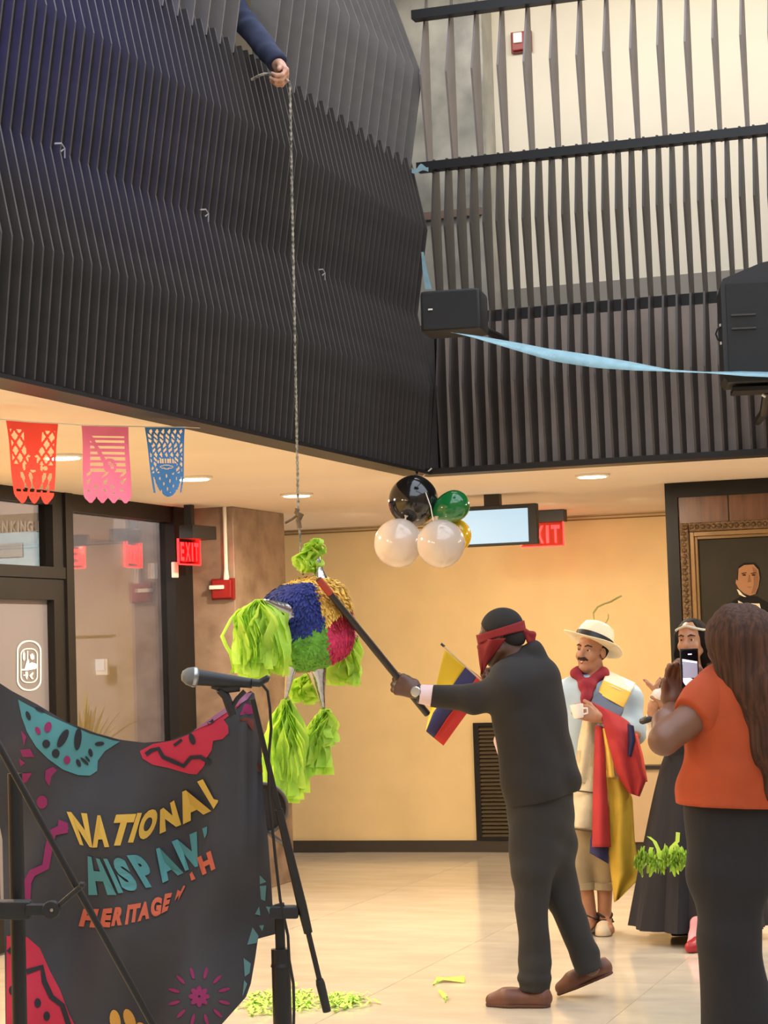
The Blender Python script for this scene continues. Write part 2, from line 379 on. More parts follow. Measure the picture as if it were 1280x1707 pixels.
# ================================================================ STRUCTURE
m_plaster = mat('back_wall_plaster', (228, 200, 146), 0.85, var=0.06, scale=3, bump=0.05, bscale=180)
m_ceil = mat('soffit_plaster', (228, 208, 184), 0.9, var=0.03, scale=2)
m_floor = mat('polished_marble_floor', (212, 200, 178), 0.14, var=0.12, scale=2.2, rgb2=(194, 182, 162), spec=0.6, stretch=(1.0, 2.5, 1))
m_dark = mat('bronze_frame', (33, 31, 30), 0.5, spec=0.2, var=0.12, scale=6)
m_darkbase = mat('dark_baseboard', (58, 50, 40), 0.5)
m_fin = mat('slat_paint', (74, 68, 64), 0.5, var=0.15, scale=10, spec=0.5)
m_finup = mat('slat_paint_upper_lit', (124, 118, 113), 0.5, var=0.1, scale=10)  # lighter copy of the slat paint, light on the upper tier put into its colour
m_cream = mat('gallery_wall_paint', (228, 221, 204), 0.85, var=0.04, scale=2)
m_marble = mat('brown_marble', (160, 138, 120), 0.22, var=0.35, scale=5, rgb2=(124, 102, 88), stretch=(1, 1, 1.3))
m_greym = mat('grey_marble', (176, 174, 164), 0.35, var=0.25, scale=3.5, rgb2=(120, 120, 114))
m_wood = mat('walnut_panel', (112, 74, 50), 0.4, var=0.3, scale=5, rgb2=(84, 54, 38), stretch=(6, 6, 0.8))
m_beige = mat('beige_laminate', (206, 178, 140), 0.5, var=0.05)
m_black = mat('black_metal', (30, 28, 27), 0.45)
m_black2 = mat('black_plastic', (38, 37, 37), 0.55, bump=0.15, bscale=300)
m_white = mat('white_plastic', (232, 226, 214), 0.5)
m_red = mat('red_alarm_plastic', (132, 26, 26), 0.4)
m_glass = glass_mat('window_glass', (236, 234, 230), 0.10)
m_frost = mat('frosted_door_glass', (128, 124, 130), 0.35, spec=0.6)
# floor
B = MB().box((-9.5, -4, -0.12), (6.2, 15.5, -0.004)); floor = struct(B, 'floor', m_floor)
tile0 = None
for i in range(7):
    for j in range(14):
        x, y = -5.58+i*1.2, -1.3+j*1.2
        hgt = -0.0006*((i*7+j*3) % 3)
        if tile0 is None:
            q = MB().box((0.0015, 0.0015, -0.004), (1.1985, 1.1985, 0)); tile0 = q.build('floor_tile', m_floor, floor); t = tile0
        else:
            t = tile0.copy(); COL.objects.link(t); t.parent = floor
        t.location = (x, y, hgt*0.3)
B = MB().box((-5.7, -4, 2.5), (-3.585, 15.5, 2.62)).box((-8.2, 13.5, 2.5), (-5.7, 15.5, 2.62)).box((-3.585, 11.14, 2.5), (6.2, 15.5, 2.62)); ceiling = struct(B, 'ceiling', m_ceil)
B = MB().box((-8.2, 15.34, 0), (6.2, 15.5, 2.5)); struct(B, 'wall_back', m_plaster)
B = MB().box((-8, 15.315, 0), (-2.46, 15.34, 0.087)); struct(B, 'baseboard_back', m_darkbase)
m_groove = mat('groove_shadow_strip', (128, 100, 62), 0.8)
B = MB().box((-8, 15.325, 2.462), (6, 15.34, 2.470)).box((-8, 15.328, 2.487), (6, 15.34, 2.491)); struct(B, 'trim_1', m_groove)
# left wall: solid parts, storefront
B = MB().box((-5.75, -4, 0), (-5.58, 9.78, 2.5)).box((-5.75, 12.53, 0), (-5.58, 13.42, 2.5)); struct(B, 'wall_left', m_plaster)
X0, X1 = -5.66, -5.57
tr = struct(MB().box((X0, 9.78, 2.424), (X1, 10.76, 2.5)).box((X0, 10.63, 2.07), (X1, 10.76, 2.424)).box((X0, 9.78, 2.005), (X1+0.01, 10.76, 2.07)).box((X0, 9.78, 2.07), (X1, 9.86, 2.424)), 'window_1', m_dark)
MB().box((-5.63, 9.86, 2.07), (-5.62, 10.63, 2.424)).build('pane', m_glass, tr)
wn = struct(MB().box((X0, 10.76, 0), (X1+0.015, 10.85, 2.5)).box((X0, 10.85, 2.40), (X1, 12.25, 2.5)).box((X0, 12.25, 0), (X1+0.015, 12.52, 2.5)).box((X0, 10.85, 0), (X1, 12.25, 0.12)), 'window_2', m_dark)
MB().box((-5.63, 10.85, 0.12), (-5.62, 12.25, 2.40)).build('pane', m_glass, wn)
dr = struct(MB().box((X0, 9.80, 0.01), (X1, 9.95, 2.0)).box((X0, 10.625, 0.01), (X1, 10.755, 2.0)).box((X0, 9.95, 1.885), (X1, 10.625, 2.0)).box((X0, 9.95, 0.01), (X1, 10.625, 0.25)), 'door_1', m_dark)
MB().box((-5.625, 9.95, 0.25), (-5.615, 10.625, 1.885)).build('pane', m_frost, dr)
# frosted emblem on the door pane
m_decal = mat('white_vinyl', (250, 246, 236), 0.6); dec = MB()
def door_pt(px, py, off=0.0): p = atX(px, py, -5.612+off); return p
def rrect(cx, cy, hw, hh, r_, n=6):
    out = []
    for qx, qy, a0 in ((1, 1, 0), (-1, 1, 90), (-1, -1, 180), (1, -1, 270)):
        for t in range(n+1):
            a = math.radians(a0+90*t/n); out.append((cx+qx*(hw-r_)+r_*math.cos(a), cy+qy*(hh-r_)+r_*math.sin(a)))
    return out
for hw, hh, w_, rr in ((20.5, 42, 2.4, 18), (14.5, 29, 1.8, 11)):
    a = rrect(48.6, 1109.5, hw, hh, rr); b = rrect(48.6, 1109.5, hw-w_, hh-w_, rr-w_*0.6); n = len(a)
    dec.add([door_pt(*p, 0.001) for p in a]+[door_pt(*p, 0.001) for p in b], [(i, (i+1) % n, (i+1) % n+n, i+n) for i in range(n)])
for poly in ([(35, 1118), (36, 1115), (41, 1115), (43, 1107), (46, 1098), (48, 1099), (49, 1106), (53, 1104), (60, 1106), (62, 1111), (60, 1115), (55, 1116), (50, 1117), (40, 1118)],
             [(38, 1090), (40, 1085), (42, 1090), (42, 1099), (40, 1102), (38, 1098)], [(50, 1092), (54, 1089), (57, 1093), (57, 1098), (54, 1100), (51, 1098)], [(45, 1085), (47, 1085), (47, 1098), (45, 1100)],
             [(42, 1120), (46, 1119), (47, 1125), (45, 1133), (43, 1130)], [(49, 1126), (55, 1120), (56, 1123), (53, 1127), (56, 1132), (53, 1132), (50, 1128)], [(39, 1125), (43, 1124), (43, 1126), (39, 1127)]):
    dec.add([door_pt(*p, 0.001) for p in poly], [tuple(range(len(poly)))])
dec.build('emblem_decal', m_decal, dr)
# room behind the glass
m_int = mat('interior_wall', (150, 138, 133), 0.7, var=0.08); m_intc = mat('interior_ceiling', (190, 176, 166), 0.8)
struct(MB().box((-9.4, 13.4, 0), (-5.7, 13.5, 2.95)), 'wall_interior', m_int)
struct(MB().box((-9.5, 9, 0), (-9.4, 13.5, 2.95)).box((-9.4, 8.9, 0), (-5.75, 9, 2.95)), 'wall_interior_side', m_int)
struct(MB().box((-9.4, 8.9, 2.95), (-6.36, 13.4, 3.05)), 'ceiling_interior', m_intc)
p0 = atY(199, 1100, 13.38); 
struct(MB().box((p0[0], 13.34, 0), (-5.70, 13.4, 2.52)), 'wall_mirrored_marble', mat('mauve_marble', (156, 142, 138), 0.3, var=0.3, scale=7, rgb2=(122, 108, 104)))  # added slab standing in for the marble column's reflection in the window
a, b = atY(112, 1062, 13.38), atY(207, 1062, 13.38)
struct(MB().box((a[0], 13.385, a[2]-0.006), (b[0], 14.0, a[2]+0.006)), 'trim_2', m_darkbase)
struct(MB().box((-9.3, 13.37, 2.585), (-6.36, 13.4, 2.95)), 'trim_15', mat('pinkish_beam', (206, 192, 184), .7))
# lettered fascia seen through the transom, pale panel standing in for a screen's reflection
a, b = atY(-60, 866, 13.3), atY(92, 890, 13.3); sg = empty('lettered_sign_strip', (a[0], 13.3, b[2]), 'grey lettered sign strip behind the transom window above the door', 'sign')
MB().box((a[0], 13.32, b[2]-0.01), (b[0], 13.39, a[2]+0.02)).build('board', mat('sign_grey', (134, 122, 106), 0.7), sg)
m_let = mat('sign_letter', (186, 176, 156), 0.5); lt = MB()
for ch, x0, x1 in (('E', -7, 1), ('N', 3, 13), ('K', 18, 27), ('I', 29, 32), ('N', 34, 43), ('G', 45, 55), ('J', 60, 67), ('R', 69, 78)):
    v, f, _ = text_mesh(ch); q = [atY(x0, 868, 13.3), atY(x1, 868.5, 13.3), atY(x1, 887.5, 13.3), atY(x0, 887, 13.3)]
    lt.add([bilin(q, *p) for p in v], f)
lt.build('lettering', m_let, sg)
a, b = atY(-80, 893, 13.3), atY(88, 944, 13.3); bd = empty('screen_reflection_panel', (a[0], 13.3, b[2]), 'pale blue panel with a grey label, added for a screen reflection in the transom window', 'board')
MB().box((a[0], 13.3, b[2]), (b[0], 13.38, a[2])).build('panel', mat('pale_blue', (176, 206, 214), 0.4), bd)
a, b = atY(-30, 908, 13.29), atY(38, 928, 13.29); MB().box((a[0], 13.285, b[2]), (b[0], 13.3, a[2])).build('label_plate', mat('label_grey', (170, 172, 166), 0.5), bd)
# plant put in for one mirrored in the window glass
pc = D(165, 1215, 13.75)-np.array([.12, 0, 0]); pot = empty('mirrored_plant', (pc[0], pc[1], 0), 'spiky yellow-green potted plant added for a reflection in the large window', 'plant')
MB().lathe((pc[0], pc[1], 0), (0, 0, 1), [(0.14, 0), (0.19, 0.02), (0.22, 0.80), (0.2, 0.83), (0.2, 0.80)], 20).build('pot', mat('pot_clay', (96, 74, 58), 0.6), pot, True)
m_leaf = mat('yellowgreen_leaf', (150, 136, 66), 0.6, var=0.3, scale=14)
for k in range(60):
    a = rng.uniform(0, 6.28); t = rng.uniform(0.1, 1.0); L = rng.uniform(0.3, 0.55); q = []
    d = np.array([math.cos(a), math.sin(a), 0]); s_ = np.cross(d, (0, 0, 1))
    for j in range(5):
        u_ = j/4; c = np.array([pc[0], pc[1], 0.8])+d*(L*t*u_)+np.array([0, 0, L*(u_*(1.15-0.5*t*u_))]); w_ = 0.022*(1-u_)**0.6+0.001
        q.append([c-s_*w_, c+s_*w_])
    MB().sheet(np.array(q)).build('leaf', m_leaf, pot, fix=False)
a = D(195, 1112, 14.9); tg = MB().obox(a, (1, 0, 0), (0, 1, 0), (0, 0, 1), 0.06, 0.01, 0.08)
nf = empty('framed_notice', a, 'small white framed notice on the inner wall behind the window', 'notice')
MB().box((a[0]-0.05, 13.30, a[2]-0.05), (a[0]+0.04, 13.33, a[2]+0.06)).build('frame', m_white, nf); MB().box((a[0]-0.05, 13.295, a[2]-0.02), (a[0]+0.02, 13.3, a[2]+0.06)).build('sheet', mat('paper_bright', (220, 222, 226), 0.6), nf)
# column
struct(MB().box((-5.585, 12.52, 0), (-5.26, 13.42, 2.5), 0, 0.008), 'wall_column', m_marble)
# gallery on the right: parapet panel, sill, bar, corridor
m_par = mat('parapet_panel', (204, 184, 168), 0.5, var=0.18, scale=5, rgb2=(178, 160, 146))
struct(MB().box((-3.45, 11.11, 2.53), (6.2, 11.3, 3.335)), 'wall_gallery_parapet', m_par)
struct(MB().box((-3.5, 10.97, 2.497), (6.2, 11.14, 2.53)), 'trim_3', m_black)
struct(MB().box((-3.45, 11.117, 3.335), (6.2, 11.17, 3.40)), 'trim_4', mat('dark_bar', (48, 44, 42), 0.5))
struct(MB().box((-6.2, 11.3, 2.62), (6.2, 15.5, 3.0)).box((-6.2, -4, 2.62), (-3.62, 11.3, 3.0)), 'floor_gallery', m_int)
struct(MB().box((-6.2, 13.3, 3.0), (6.2, 13.45, 6.0)), 'wall_gallery_back', m_cream)
struct(MB().box((-3.63, 13.27, 3.0), (6.2, 13.3, 3.885)), 'trim_5', mat('grey_wainscot', (140, 136, 128), 0.6))
struct(MB().box((-4.5, 13.05, 3.0), (-3.63, 13.3, 6.0)), 'wall_gallery_column', m_greym)
a = atY(740, 357, 13.04); struct(MB().box((-4.5, 13.02, a[2]-0.03), (-3.67, 13.05, a[2]+0.02)), 'trim_6', mat('brown_trim', (120, 100, 88), 0.5))
struct(MB().box((-6.35, -4, 2.62), (-6.2, 15.5, 6.1)), 'wall_gallery_left', mat('gallery_dark', (60, 56, 54), 0.8))
struct(MB().box((-3.6, 11.2, 6.0), (6.2, 15.5, 6.12)).box((-6.3, 11.2, 6.0), (-3.6, 15.5, 6.12)), 'ceiling_gallery', m_cream)
struct(MB().box((-6.3, -4, 6.0), (-3.6, 11.2, 6.12)), 'ceiling_gallery_left', mat('gallery_dark', (60, 56, 54), 0.8))
struct(MB().box((-3.62, -4, 2.62), (-3.585, 11.1, 3.45)), 'wall_gallery_side_parapet', m_fin)
# rest of the hall behind the camera, open skylight above
m_hall = mat('hall_wall', (150, 128, 104), 0.8)
struct(MB().box((6.2, -4, 0), (6.35, 15.5, 7.5)), 'wall_right', m_hall)
struct(MB().box((-5.7, -4.15, 0), (6.35, -4, 7.5)), 'wall_front', m_hall)
# ---------------------------------------------------------------- slatted screens
T = 0.011
LOW = [(2.52, .100), (2.98, .145), (3.39, .065), (3.86, .138), (4.255, .058)]
UPP = [(4.20, .058), (4.72, .142), (5.18, -.01), (5.6, .09)]
def slat_mesh(prof, back=-0.03):
    q = MB(); poly = [(o, z) for z, o in prof]+[(min(back, prof[-1][1]-0.05), prof[-1][0]), (back, prof[0][0])]
    q.prism(poly, lambda o, z: (o, -T/2, z), lambda o, z: (o, T/2, z)); return q
def screen(name, label, prof, spots, rotz, origin, m, rails, group=None):
    root = empty(name, origin, label, 'screen'); s0 = None
    for p in spots:
        if s0 is None: s0 = slat_mesh(prof).build('slat', m, root); s = s0
        else: s = s0.copy(); COL.objects.link(s); s.parent = root
        s.location = Vector(p)-Vector(origin); s.rotation_euler = (0, 0, rotz)
    for a, b in rails: MB().box(a, b).build('rail', m_black, root)
    return root
SP = 0.0742
left_low = [(-3.55, 11.0-SP*i, 0) for i in range(96)]
screen('slatted_screen', 'tall dark brown zigzag slatted balcony screen at left, lower tier', LOW, left_low, 0, (-3.55, 11.0, 2.5), m_fin, [])
left_up = [(-3.55, 10.98-2*SP*i, 0) for i in range(46)]
left_up = [p for p in left_up if not 8.46 < p[1] < 8.80]
screen('slatted_screen', 'widely spaced grey slats above the dark left balcony screen', UPP, left_up, 0, (-3.55, 11.0, 4.25), m_finup, [])
right_low = [(-3.37+0.0738*i, 11.085, 0) for i in range(44)]
screen('slatted_screen', 'dark slatted balcony screen at right below the long rail', LOW, right_low, -math.pi/2, (-3.37, 11.08, 2.5), mat('slat_paint_right', (72, 64, 59), 0.5, var=0.12, scale=8), [((-3.46, 10.985, 4.19), (0.2, 11.06, 4.238))])
right_up = [(-3.405+0.1476*i, 11.085, 0) for i in range(23)]
screen('slatted_screen', 'thin widely spaced slats at upper right against the cream wall', UPP, right_up, -math.pi/2, (-3.4, 11.08, 4.25), mat('slat_paint_glare', (138, 126, 120), 0.5, var=0.1, scale=8), [((-3.46, 10.985, 5.05), (0.2, 11.06, 5.10)), ((-3.46, 11.02, 5.22), (0.2, 11.06, 5.27))])  # upper slats lightened in colour for glare and bounced light
struct(MB().box((-3.54, 11.02, 2.535), (-3.40, 11.10, 3.33)), 'trim_7', m_fin)
struct(MB().box((-3.585, -4, 2.496), (-3.435, 10.97, 2.512)), 'trim_14', m_black)
# ================================================================ FITTINGS
m_lens = mat('downlight_lens', (255, 246, 226), 0.4, emit=(255, 232, 190), es=14)
names = {3: 'round recessed downlight behind the red paper banner', 4: 'round recessed downlight beside the blue paper banner', 5: 'round recessed downlight crossed by the rope near the marble column', 6: 'round recessed downlight on the soffit at right above the back wall'}
for i, (x, y) in enumerate(DOWNLIGHTS):
    lamp('downlight_bulb', 'AREA', (x, y, 2.475), 36, WARM, 0.15)
    if i not in names: continue
    t = empty('downlight', (x, y, 2.5), names[i], 'light', 'recessed downlights in the soffit')
    MB().lathe((x, y, 2.485), (0, 0, 1), [(0.078, 0), (0.095, 0.0), (0.1, 0.006), (0.098, 0.015), (0.078, 0.015)], 28).build('trim_ring', m_white, t, True)
    MB().lathe((x, y, 2.482), (0, 0, 1), [(0.078, 0), (0.078, 0.01)], 28).build('lens', m_lens, t)
for x in (-4.9, -4.2, -3.5, -2.9): lamp('wall_fill_spot', 'SPOT', (x, 13.7, 2.46), 26, WARM, 0.08, (x, 15.34, 1.1), spot=2.0)  # unseen spots added under the soffit to brighten the back wall
for x in (-3.1, -2.3, -1.4): lamp('wall_fill_spot', 'SPOT', (x, 13.6, 2.44), 24, WARM, 0.08, (x, 14.6, 0.6), spot=2.2)
# air grille
t = empty('air_grille', (-4.28, 15.34, 0.09), 'dark louvred air grille low on the back wall behind the batter', 'grille')
MB().box((-4.519, 15.305, 0.09), (-4.475, 15.34, 0.97)).box((-4.06, 15.305, 0.09), (-4.015, 15.34, 0.97)).box((-4.475, 15.305, 0.945), (-4.06, 15.34, 0.97)).box((-4.475, 15.305, 0.09), (-4.06, 15.34, 0.115)).build('frame', m_dark, t)
MB().box((-4.475, 15.33, 0.115), (-4.06, 15.338, 0.945)).build('backing', m_black, t)
q = MB().add([(0, -.028, -.004), (.415, -.028, -.004), (.415, -.004, .016), (0, -.004, .016), (0, -.030, 0.001), (.415, -.030, .001), (.415, -.006, .021), (0, -.006, .021)], [(0, 1, 2, 3), (7, 6, 5, 4), (0, 4, 5, 1), (3, 2, 6, 7), (0, 3, 7, 4), (1, 5, 6, 2)])
m_lou = mat('louvre_bronze', (84, 72, 54), 0.45); s0 = None
for k in range(28):
    if s0 is None: s0 = q.build('louvre', m_lou, t); s = s0
    else: s = s0.copy(); COL.objects.link(s); s.parent = t
    s.location = Vector((-4.475, 15.335, 0.12+0.0295*k))-Vector((-4.28, 15.34, 0.09))
t = empty('radiator_cover', (-3.0, 15.34, 0.087), 'low beige cabinet with a black top edge against the back wall behind the hat wearer', 'cabinet')
MB().box((-3.50, 15.18, 0.087), (-2.5, 15.335, 0.615), 0, 0.004).build('body', m_beige, t); MB().box((-3.52, 15.16, 0.615), (-2.48, 15.335, 0.64)).build('top', m_black, t); MB().box((-3.48, 15.2, 0.0), (-2.5, 15.314, 0.087)).build('toe_kick', m_darkbase, t)
# strobe, conduit
def strobe(name, c, ax, nrm_, label, hw=0.066, hh=0.06, lens=((-0.03, 0.0), 0.055, 0.016)):
    c = np.asarray(c, float); az = np.array([0, 0, 1.0]); t = empty(name, c, label, 'alarm')
    MB().obox(c+np.asarray(nrm_)*0.012, ax, nrm_, az, hw, 0.012, hh, 0, 0.004).build('back_plate', m_red, t)
    MB().obox(c+np.asarray(nrm_)*0.035, ax, nrm_, az, hw*0.82, 0.012, hh*0.86, 0, 0.005).build('housing', mat('red_alarm_front', (146, 32, 30), 0.35), t)
    l = c+np.asarray(ax)*lens[0][0]+az*lens[0][1]+np.asarray(nrm_)*0.05
    MB().obox(l, ax, nrm_, az, lens[1], 0.012, lens[2], 0, 0.006).build('strobe_lens', mat('strobe_lens', (240, 236, 230), 0.15), t)
c = atY(373.5, 982, 12.52); strobe('fire_alarm_strobe', c, (1, 0, 0), (0, -1, 0), 'red fire alarm strobe on the brown marble column', 0.08, 0.068, ((-0.03, 0.012), 0.05, 0.013))
a, b = atY(374, 846, 12.5), atY(375, 966, 12.5)
thing_mesh(MB().tube([(a[0], 12.5, 2.5), (a[0], 12.5, b[2]+0.06)], 0.013).tube([(a[0], 12.5, b[2]+0.07), (a[0], 12.5, b[2]-0.01)], [0.013, 0.022]), 'conduit', m_white, 'thin white conduit running from the soffit down to the column alarm', 'conduit', smooth=True)
c = atY(870, 71, 13.29); strobe('fire_alarm_strobe', c, (1, 0, 0), (0, -1, 0), 'red fire alarm strobe high on the cream gallery wall', 0.07, 0.07, ((-0.015, 0.02), 0.03, 0.035))
c = atX(291, 950, -5.55); thing_mesh(MB().box((-5.56, c[1]-0.03, c[2]-0.05), (-5.535, c[1]+0.03, c[2]+0.05), 0, 0.006), 'card_reader', m_white, 'small white card reader on the dark window jamb', 'reader')
# exit signs: black canopy, clear edge-lit plate, glowing letters
m_exit = mat('exit_letter_red', (255, 40, 40), 0.4, emit=(255, 26, 30), es=5.5); m_plate = glass_mat('exit_plate', (255, 150, 150), 0.06)
def exit_sign(c, ax, label, w_, h_, canopy, cx=0.0):
    c = np.asarray(c, float); ax = nrm(ax); az = np.array([0, 0, 1.0]); ny = np.cross(ax, az); t = empty('exit_sign', c, label, 'sign')
    MB().obox(c+az*(h_/2+canopy/2)+rt*cx, ax, ny, az, w_*0.56, 0.05, canopy/2, 0, 0.004).build('canopy', m_black2, t)
    MB().obox(c, ax, ny, az, w_/2, 0.004, h_/2).build('plate', m_plate, t)
    MB().obox(c-ax*w_/2, ax, ny, az, 0.004, 0.006, h_/2).obox(c+ax*w_/2, ax, ny, az, 0.004, 0.006, h_/2).obox(c-az*h_/2, ax, ny, az, w_/2, 0.006, 0.004).build('glowing_edge', m_exit, t)
    lt = MB(); x = -w_*0.43
    for ch, wd in (('E', 0.17), ('X', 0.24), ('I', 0.07), ('T', 0.20)):
        v, f, _ = text_mesh(ch, 0.035); x1 = x+wd*w_
        for off, fl in ((-0.006, 1), (0.006, -1)):
            lt.add([c+ax*(fl*(x+(x1-x)*p[0]))+az*(h_*(p[1]-0.5)*0.74)-ny*off*-1*fl if False else c+ax*(x+(x1-x)*p[0])+az*(h_*(p[1]-0.5)*0.74)+ny*off for p in v], f)
        x = x1+0.055*w_
    lt.build('letters', m_exit, t, fix=False)
ce = D(315, 920, 13.3); exit_sign(ce, (0.10, 0.99, 0), 'glowing red edge-lit exit sign hung in front of the marble column', 0.27, 0.16, 0.085, 0.06)
MB2 = MB().box((ce[0]-0.02, ce[1]-0.02, ce[2]+0.165), (ce[0]+0.03, ce[1]+0.03, 2.5)); thing_mesh(MB2, 'sign_stem', m_black2, 'black stem holding the exit sign to the soffit by the column', 'bracket')
ce = D(904, 891, 15.0); exit_sign(ce, (1, 0, 0), 'glowing red edge-lit exit sign partly hidden by the wall screen', 0.31, 0.17, 0.085)
# screen hung from the soffit
t = empty('display_screen', D(836, 876, 13.25), 'wall screen glowing pale blue hung under the soffit beside the balloons', 'screen')
tl, trr, br, bl = D(745, 843, 13.3), D(894, 847, 13.1), D(895, 905, 13.1), D(745, 910, 13.3)
cc = (tl+trr+br+bl)/4; ax = nrm(trr-tl); ax[2] = 0; ax = nrm(ax); ny = np.cross(ax, (0, 0, 1)); hw = np.linalg.norm(trr-tl)/2; hh = np.linalg.norm(bl-tl)/2
MB().obox(cc-ny*0.03, ax, -ny, (0, 0, 1), hw, 0.03, hh, 0, 0.006).build('casing', m_black2, t)
qd = [D(750, 850, 13.2), D(881, 848.5, 13.06), D(882, 903, 13.06), D(750, 908, 13.2)]
c2 = cc+ny*0.004; wx = 0.245
MB().obox(c2-ax*0.022+np.array([0, 0, -0.006]), ax, -ny, (0, 0, 1), hw-0.032, 0.003, hh-0.022).build('glowing_panel', mat('screen_glow', (40, 48, 54), 0.25, emit=(200, 230, 246), es=0.82), t)
MB().box((cc[0]-0.05, cc[1]+0.02, cc[2]+hh-0.02), (cc[0]+0.05, cc[1]+0.08, 2.5)).build('ceiling_bracket', m_black, t)
# portrait wall
WY = 12.635
struct(MB().box((-2.44, WY, 0), (6.2, WY+0.3, 2.5)), 'wall_portrait', m_wood)
struct(MB().box((-2.46, WY-0.02, 0.45), (-2.385, WY, 2.41)).box((-2.46, WY-0.02, 2.41), (6.2, WY, 2.498)), 'trim_8', m_dark)
struct(MB().box((-2.46, WY-0.03, 0), (6.2, WY, 0.45), 0, 0.003), 'baseboard_right', m_beige)
for k in range(4):
    x = -2.08+k*0.9; struct(MB().box((x-0.003, WY-0.004, 0.46), (x+0.003, WY, 2.41)), 'trim_%d' % (9+k), m_dark)
fx0, fz1 = -2.37, 2.25
t = empty('framed_portrait', (-1.75, WY-0.03, 1.2), 'old oil portrait of a person in black with white collar in a carved gilt frame', 'painting')
fx1, fz0 = -1.15, 0.75
m_gilt = mat('carved_gilt', (100, 74, 42), 0.4, 0.3, var=0.5, scale=40, rgb2=(66, 46, 24), bump=0.9, bscale=70); m_gold = mat('gold_fillet', (124, 94, 58), 0.35, 0.3, var=0.15)
def ring(x0, z0, x1, z1, w_, y0, y1, q, bev=0.0):
    q.box((x0, y0, z0), (x0+w_, y1, z1), 0, bev).box((x1-w_, y0, z0), (x1, y1, z1), 0, bev).box((x0+w_, y0, z1-w_), (x1-w_, y1, z1), 0, bev).box((x0+w_, y0, z0), (x1-w_, y1, z0+w_), 0, bev); return q
q = ring(fx0, fz0, fx1, fz1, 0.055, WY-0.07, WY-0.005, MB(), 0.01)
for k in range(44):   # carved leaves along the outer moulding
    zz = fz1-0.03-0.034*k
    for xx in (fx0+0.027, fx1-0.027): q.lathe((xx, WY-0.066, zz), (0, -1, 0.5), [(0.004, -0.006), (0.018, 0), (0.012, 0.012), (0.002, 0.018)], 6)
for k in range(34): q.lathe((fx0+0.04+0.034*k, WY-0.066, fz1-0.027), (0, -1, 0.3), [(0.004, -0.006), (0.018, 0), (0.012, 0.012), (0.002, 0.018)], 6)
q.build('outer_moulding', m_gilt, t)
ring(fx0+0.055, fz0+0.055, fx1-0.055, fz1-0.055, 0.028, WY-0.05, WY-0.01, MB(), 0.004).build('middle_moulding', m_gold, t)
ring(fx0+0.083, fz0+0.083, fx1-0.083, fz1-0.083, 0.018, WY-0.036, WY-0.01, MB(), 0.003).build('inner_fillet', mat('gold_dark', (110, 84, 50), 0.4, 0.3), t)
CY = WY-0.018
MB().box((fx0+0.1, CY, fz0+0.1), (fx1-0.1, CY+0.01, fz1-0.1)).build('canvas', mat('canvas_dark', (46, 41, 34), 0.8, spec=.1, var=0.15, scale=4), t)
art = MB()
def canv(lay): return lambda px, py: np.array([atY(px, py, CY)[0], CY-0.0006*lay, atY(px, py, CY)[2]])
def blob(poly, m, lay, q=art): fn = canv(lay); q.add([fn(*p) for p in poly], [tuple(range(len(poly)))], m)
def ellp(cx, cy, rx, ry, n=20, rot=0.0):
    c_, s_ = math.cos(rot), math.sin(rot); return [(cx+rx*math.cos(2*math.pi*i/n)*c_-ry*math.sin(2*math.pi*i/n)*s_, cy+rx*math.cos(2*math.pi*i/n)*s_+ry*math.sin(2*math.pi*i/n)*c_) for i in range(n)]
blob([(1198, 1030), (1205, 1012), (1224, 1000), (1238, 992), (1262, 994), (1280, 1004), (1290, 1040), (1290, 1090), (1190, 1090)], 0, 1)
blob([(1229, 955), (1231, 944), (1240, 938), (1258, 938), (1266, 946), (1269, 962), (1266, 975), (1262, 990), (1230, 975)], 0, 2)
blob([(1230, 968), (1231, 948), (1240, 942), (1256, 941), (1264, 950), (1266, 964), (1264, 978), (1259, 990), (1250, 993), (1240, 989), (1231, 981), (1226, 972), (1227, 966)], 1, 3)
blob([(1254, 944), (1262, 950), (1265, 964), (1263, 978), (1258, 989), (1252, 990), (1256, 975), (1256, 960)], 2, 4)
blob([(1228, 982), (1232, 984), (1238, 991), (1244, 995), (1240, 995), (1232, 991)], 3, 4)
blob([(1230, 1001), (1240, 1006), (1266, 1006), (1268, 1014), (1232, 1012)], 3, 4)
for ex in (1240.5, 1256): blob(ellp(ex, 958.5, 3.2, 1.5, 10), 4, 5); blob([(ex-5, 955.5), (ex+4, 954), (ex+4, 955.4), (ex-4, 957)], 4, 5)
blob([(1248, 958), (1250, 958), (1252, 970), (1246, 971)], 2, 5); blob([(1243, 978), (1255, 978), (1250, 980)], 2, 5)
art.build('painted_figure', [mat('paint_black', (24, 21, 19), 0.8, spec=.1), mat('paint_skin', (132, 94, 66), 0.8, spec=.1), mat('paint_skin_dark', (108, 76, 54), 0.8, spec=.1), mat('paint_white', (178, 166, 144), 0.8, spec=.1), mat('paint_brown', (48, 32, 26), 0.8, spec=.1)], t, fix=False)
